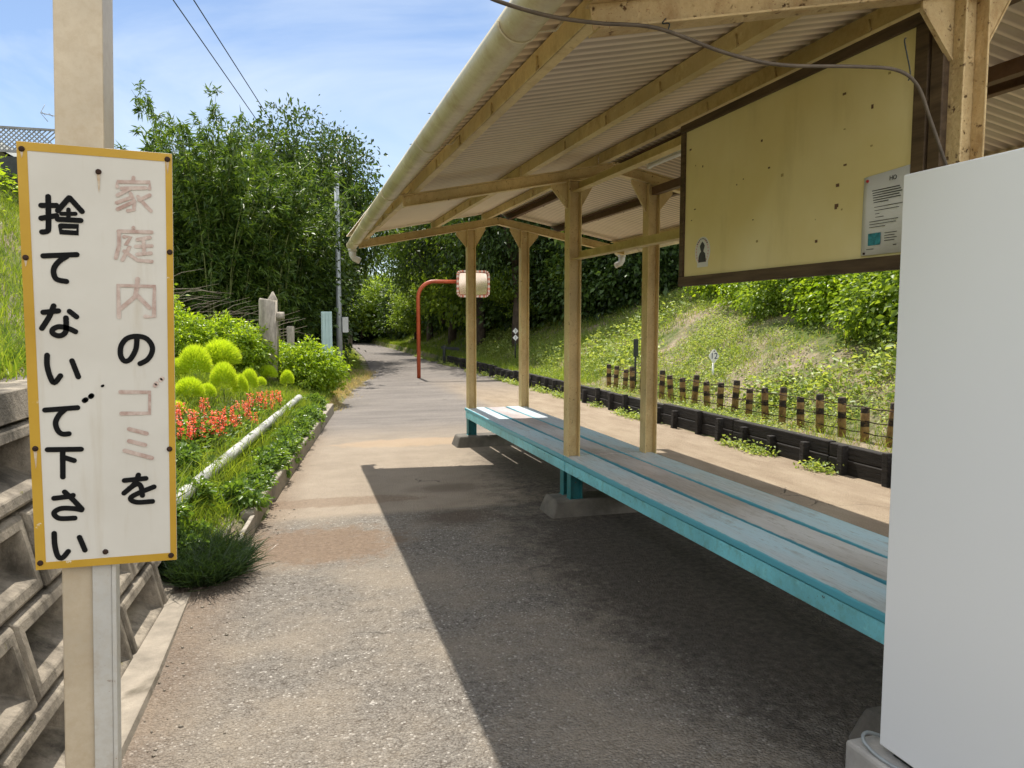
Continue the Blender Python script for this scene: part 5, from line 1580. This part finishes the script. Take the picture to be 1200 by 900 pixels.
o = np_mesh('loose_grit', V_, T_, M['kerb']); tag(o, 'loose grit and crumbs of dirt along the path edge', 'grit', kind='stuff')

# dead twigs below the bamboo
rd = random.Random(17)
b = MB()
for k in range(45):
    x_, y_ = rd.uniform(-2.2, -0.3), rd.uniform(15.4, 16.6)
    z_ = float(zt(x_, y_)) + rd.uniform(0.2, 0.75)
    a = rd.uniform(-0.5, 0.6); ln = rd.uniform(0.5, 1.2)
    p = Vector((x_, y_, z_)); d_ = Vector((math.cos(a), rd.uniform(-0.3, 0.3), math.sin(a) * 0.6 + 0.1))
    b.tube([p, p + d_ * ln * 0.5 + Vector((0, 0, 0.06)), p + d_ * ln], [0.010, 0.007, 0.003], 4)
M['twig'] = plain('dead_twig', (0.30, 0.25, 0.19), 0.9, 0.3, 8)
o = b.build('dead_twigs', M['twig']); tag(o, 'tangle of bare dead twigs in front of the bamboo', 'twigs', kind='stuff')

# hedge, lattice fence and house up the bank
V_, T_ = crown_arrays(111, [(-5.2, y_, 3.35, 0.75, 0.8, 0.95) for y_ in np.arange(9, 18, 0.9)], 520, 24, 0.22, 0.09, 0.05)
o = np_mesh('hedge', V_, T_, M['leaf_shrub'], None)
tag(o, 'sunlit green hedge high on the bank below the lattice fence', 'hedge')
lf = thing('lattice_fence', 'grey diagonal lattice fence on a dark low wall above the hedge', 'fence', (-5.0, 17, 4.2))
ya_, xa0, xa1, zl0, zl1 = 17.0, -9.0, -3.9, 4.66, 5.10
b = MB()
stp = 0.085
for k in range(int((xa1 - xa0 + 0.44) / stp)):
    for sgn in (1, -1):
        x0_ = xa0 - 0.44 * (sgn > 0) + k * stp if sgn > 0 else xa0 + k * stp
        p0, p1 = (x0_, zl0), (x0_ + 0.44 * sgn, zl1)
        if min(p0[0], p1[0]) < xa0 or max(p0[0], p1[0]) > xa1: continue
        yo = 0.006 * sgn
        b.bar((p0[0], ya_ + yo, p0[1]), (p1[0], ya_ + yo, p1[1]), 0.022, 0.008, (0, 1, 0))
b.build('lattice', M['lattice'], lf)
b = MB()
b.bar((xa0, ya_, zl0), (xa1, ya_, zl0), 0.04, 0.04); b.bar((xa0, ya_, zl1), (xa1, ya_, zl1), 0.04, 0.04)
for x_ in np.arange(xa0, xa1 + 0.1, 1.7): b.box((x_ - 0.03, ya_ - 0.03, 3.2), (x_ + 0.03, ya_ + 0.03, zl1 + 0.03))
b.build('fence_frame', M['lattice'], lf)
b = MB(); b.box((xa0, ya_ - 0.08, 2.6), (xa1 + 0.05, ya_ + 0.08, 4.55)); b.build('base_wall', M['dark'], lf)

hs = thing('house', 'grey tiled house with pale gable beyond the lattice fence', 'house', (-10.5, 24, 4.4))
b = MB(); b.prism([(-13.5, 3.5), (-6.75, 3.5), (-6.75, 5.72), (-10.1, 7.55), (-13.5, 5.72)], 1, 22.2, 30); b.build('wall', M['plaster'], hs)
b = MB()
for sx_ in (-1, 1):
    xe, xr = -10.1 + sx_ * 4.1, -10.1
    pts_ = [(xr, 7.62), (xe, 5.38), (xe, 5.52), (xr, 7.78)]
    b.prism(pts_ if sx_ > 0 else pts_[::-1], 1, 21.7, 30.4)
rf = b.build('roof', M['roof_tile'], hs)
b = MB()
for sx_ in (-1, 1):
    xe = -10.1 + sx_ * 4.1
    b.bar((-10.1 + sx_ * 0.002, 21.68, 7.66), (xe, 21.68, 5.42), 0.03, 0.16)
b.build('barge_board', M['white'], rf)
b = MB(); b.box((-9.2, 22.13, 4.7), (-7.9, 22.198, 5.7)); w_ = b.build('window', M['dark'], hs)
b = MB()
for lo, hi in (((-9.26, 22.10, 5.7), (-7.84, 22.19, 5.76)), ((-9.26, 22.10, 4.64), (-7.84, 22.19, 4.7)), ((-9.26, 22.10, 4.7), (-9.2, 22.19, 5.7)), ((-7.9, 22.10, 4.7), (-7.84, 22.19, 5.7)), ((-8.57, 22.10, 4.7), (-8.53, 22.19, 5.7))): b.box(lo, hi)
b.build('window_frame', M['galv'], w_)
an = thing('roof_antenna', 'thin fish-bone aerial above the lattice fence left of the sign post', 'antenna', (-5.2, 24, 5))
b = MB(); b.tube([(-4.95, 24, 3.8), (-4.95, 24, 6.95)], 0.02, 6); b.build('mast', M['galv'], an)
b = MB()
b.tube([(-6.1, 24, 7.02), (-4.9, 24, 6.80)], 0.014, 5)
for k in range(7): b.tube([(-6.05 + k * 0.18, 23.8, 7.01 - k * 0.033), (-6.05 + k * 0.18, 24.2, 7.01 - k * 0.033)], 0.007, 4)
b.tube([(-6.0, 24, 7.25), (-6.12, 24, 7.02), (-5.95, 24, 6.80)], 0.009, 5)
b.build('elements', M['galv'], an)

# overhead lines
for i, (p, q_, lab) in enumerate((((-2.079, 18.471, 8.3), (-0.915, 26.817, 8.3), 'left of the two overhead power lines in the sky'), ((-1.658, 18.346, 8.3), (-0.399, 27.197, 8.3), 'right of the two overhead power lines in the sky'))):
    p, q_ = Vector(p), Vector(q_)
    d_ = (q_ - p)
    b = MB()
    b.tube([p - d_ * 2.5, p - d_ * 1.2, p, q_, q_ + d_ * 1.5, q_ + d_ * 4], 0.013, 6)
    o = b.build('power_line', M['rubber']); tag(o, lab, 'power line', 'overhead power lines')
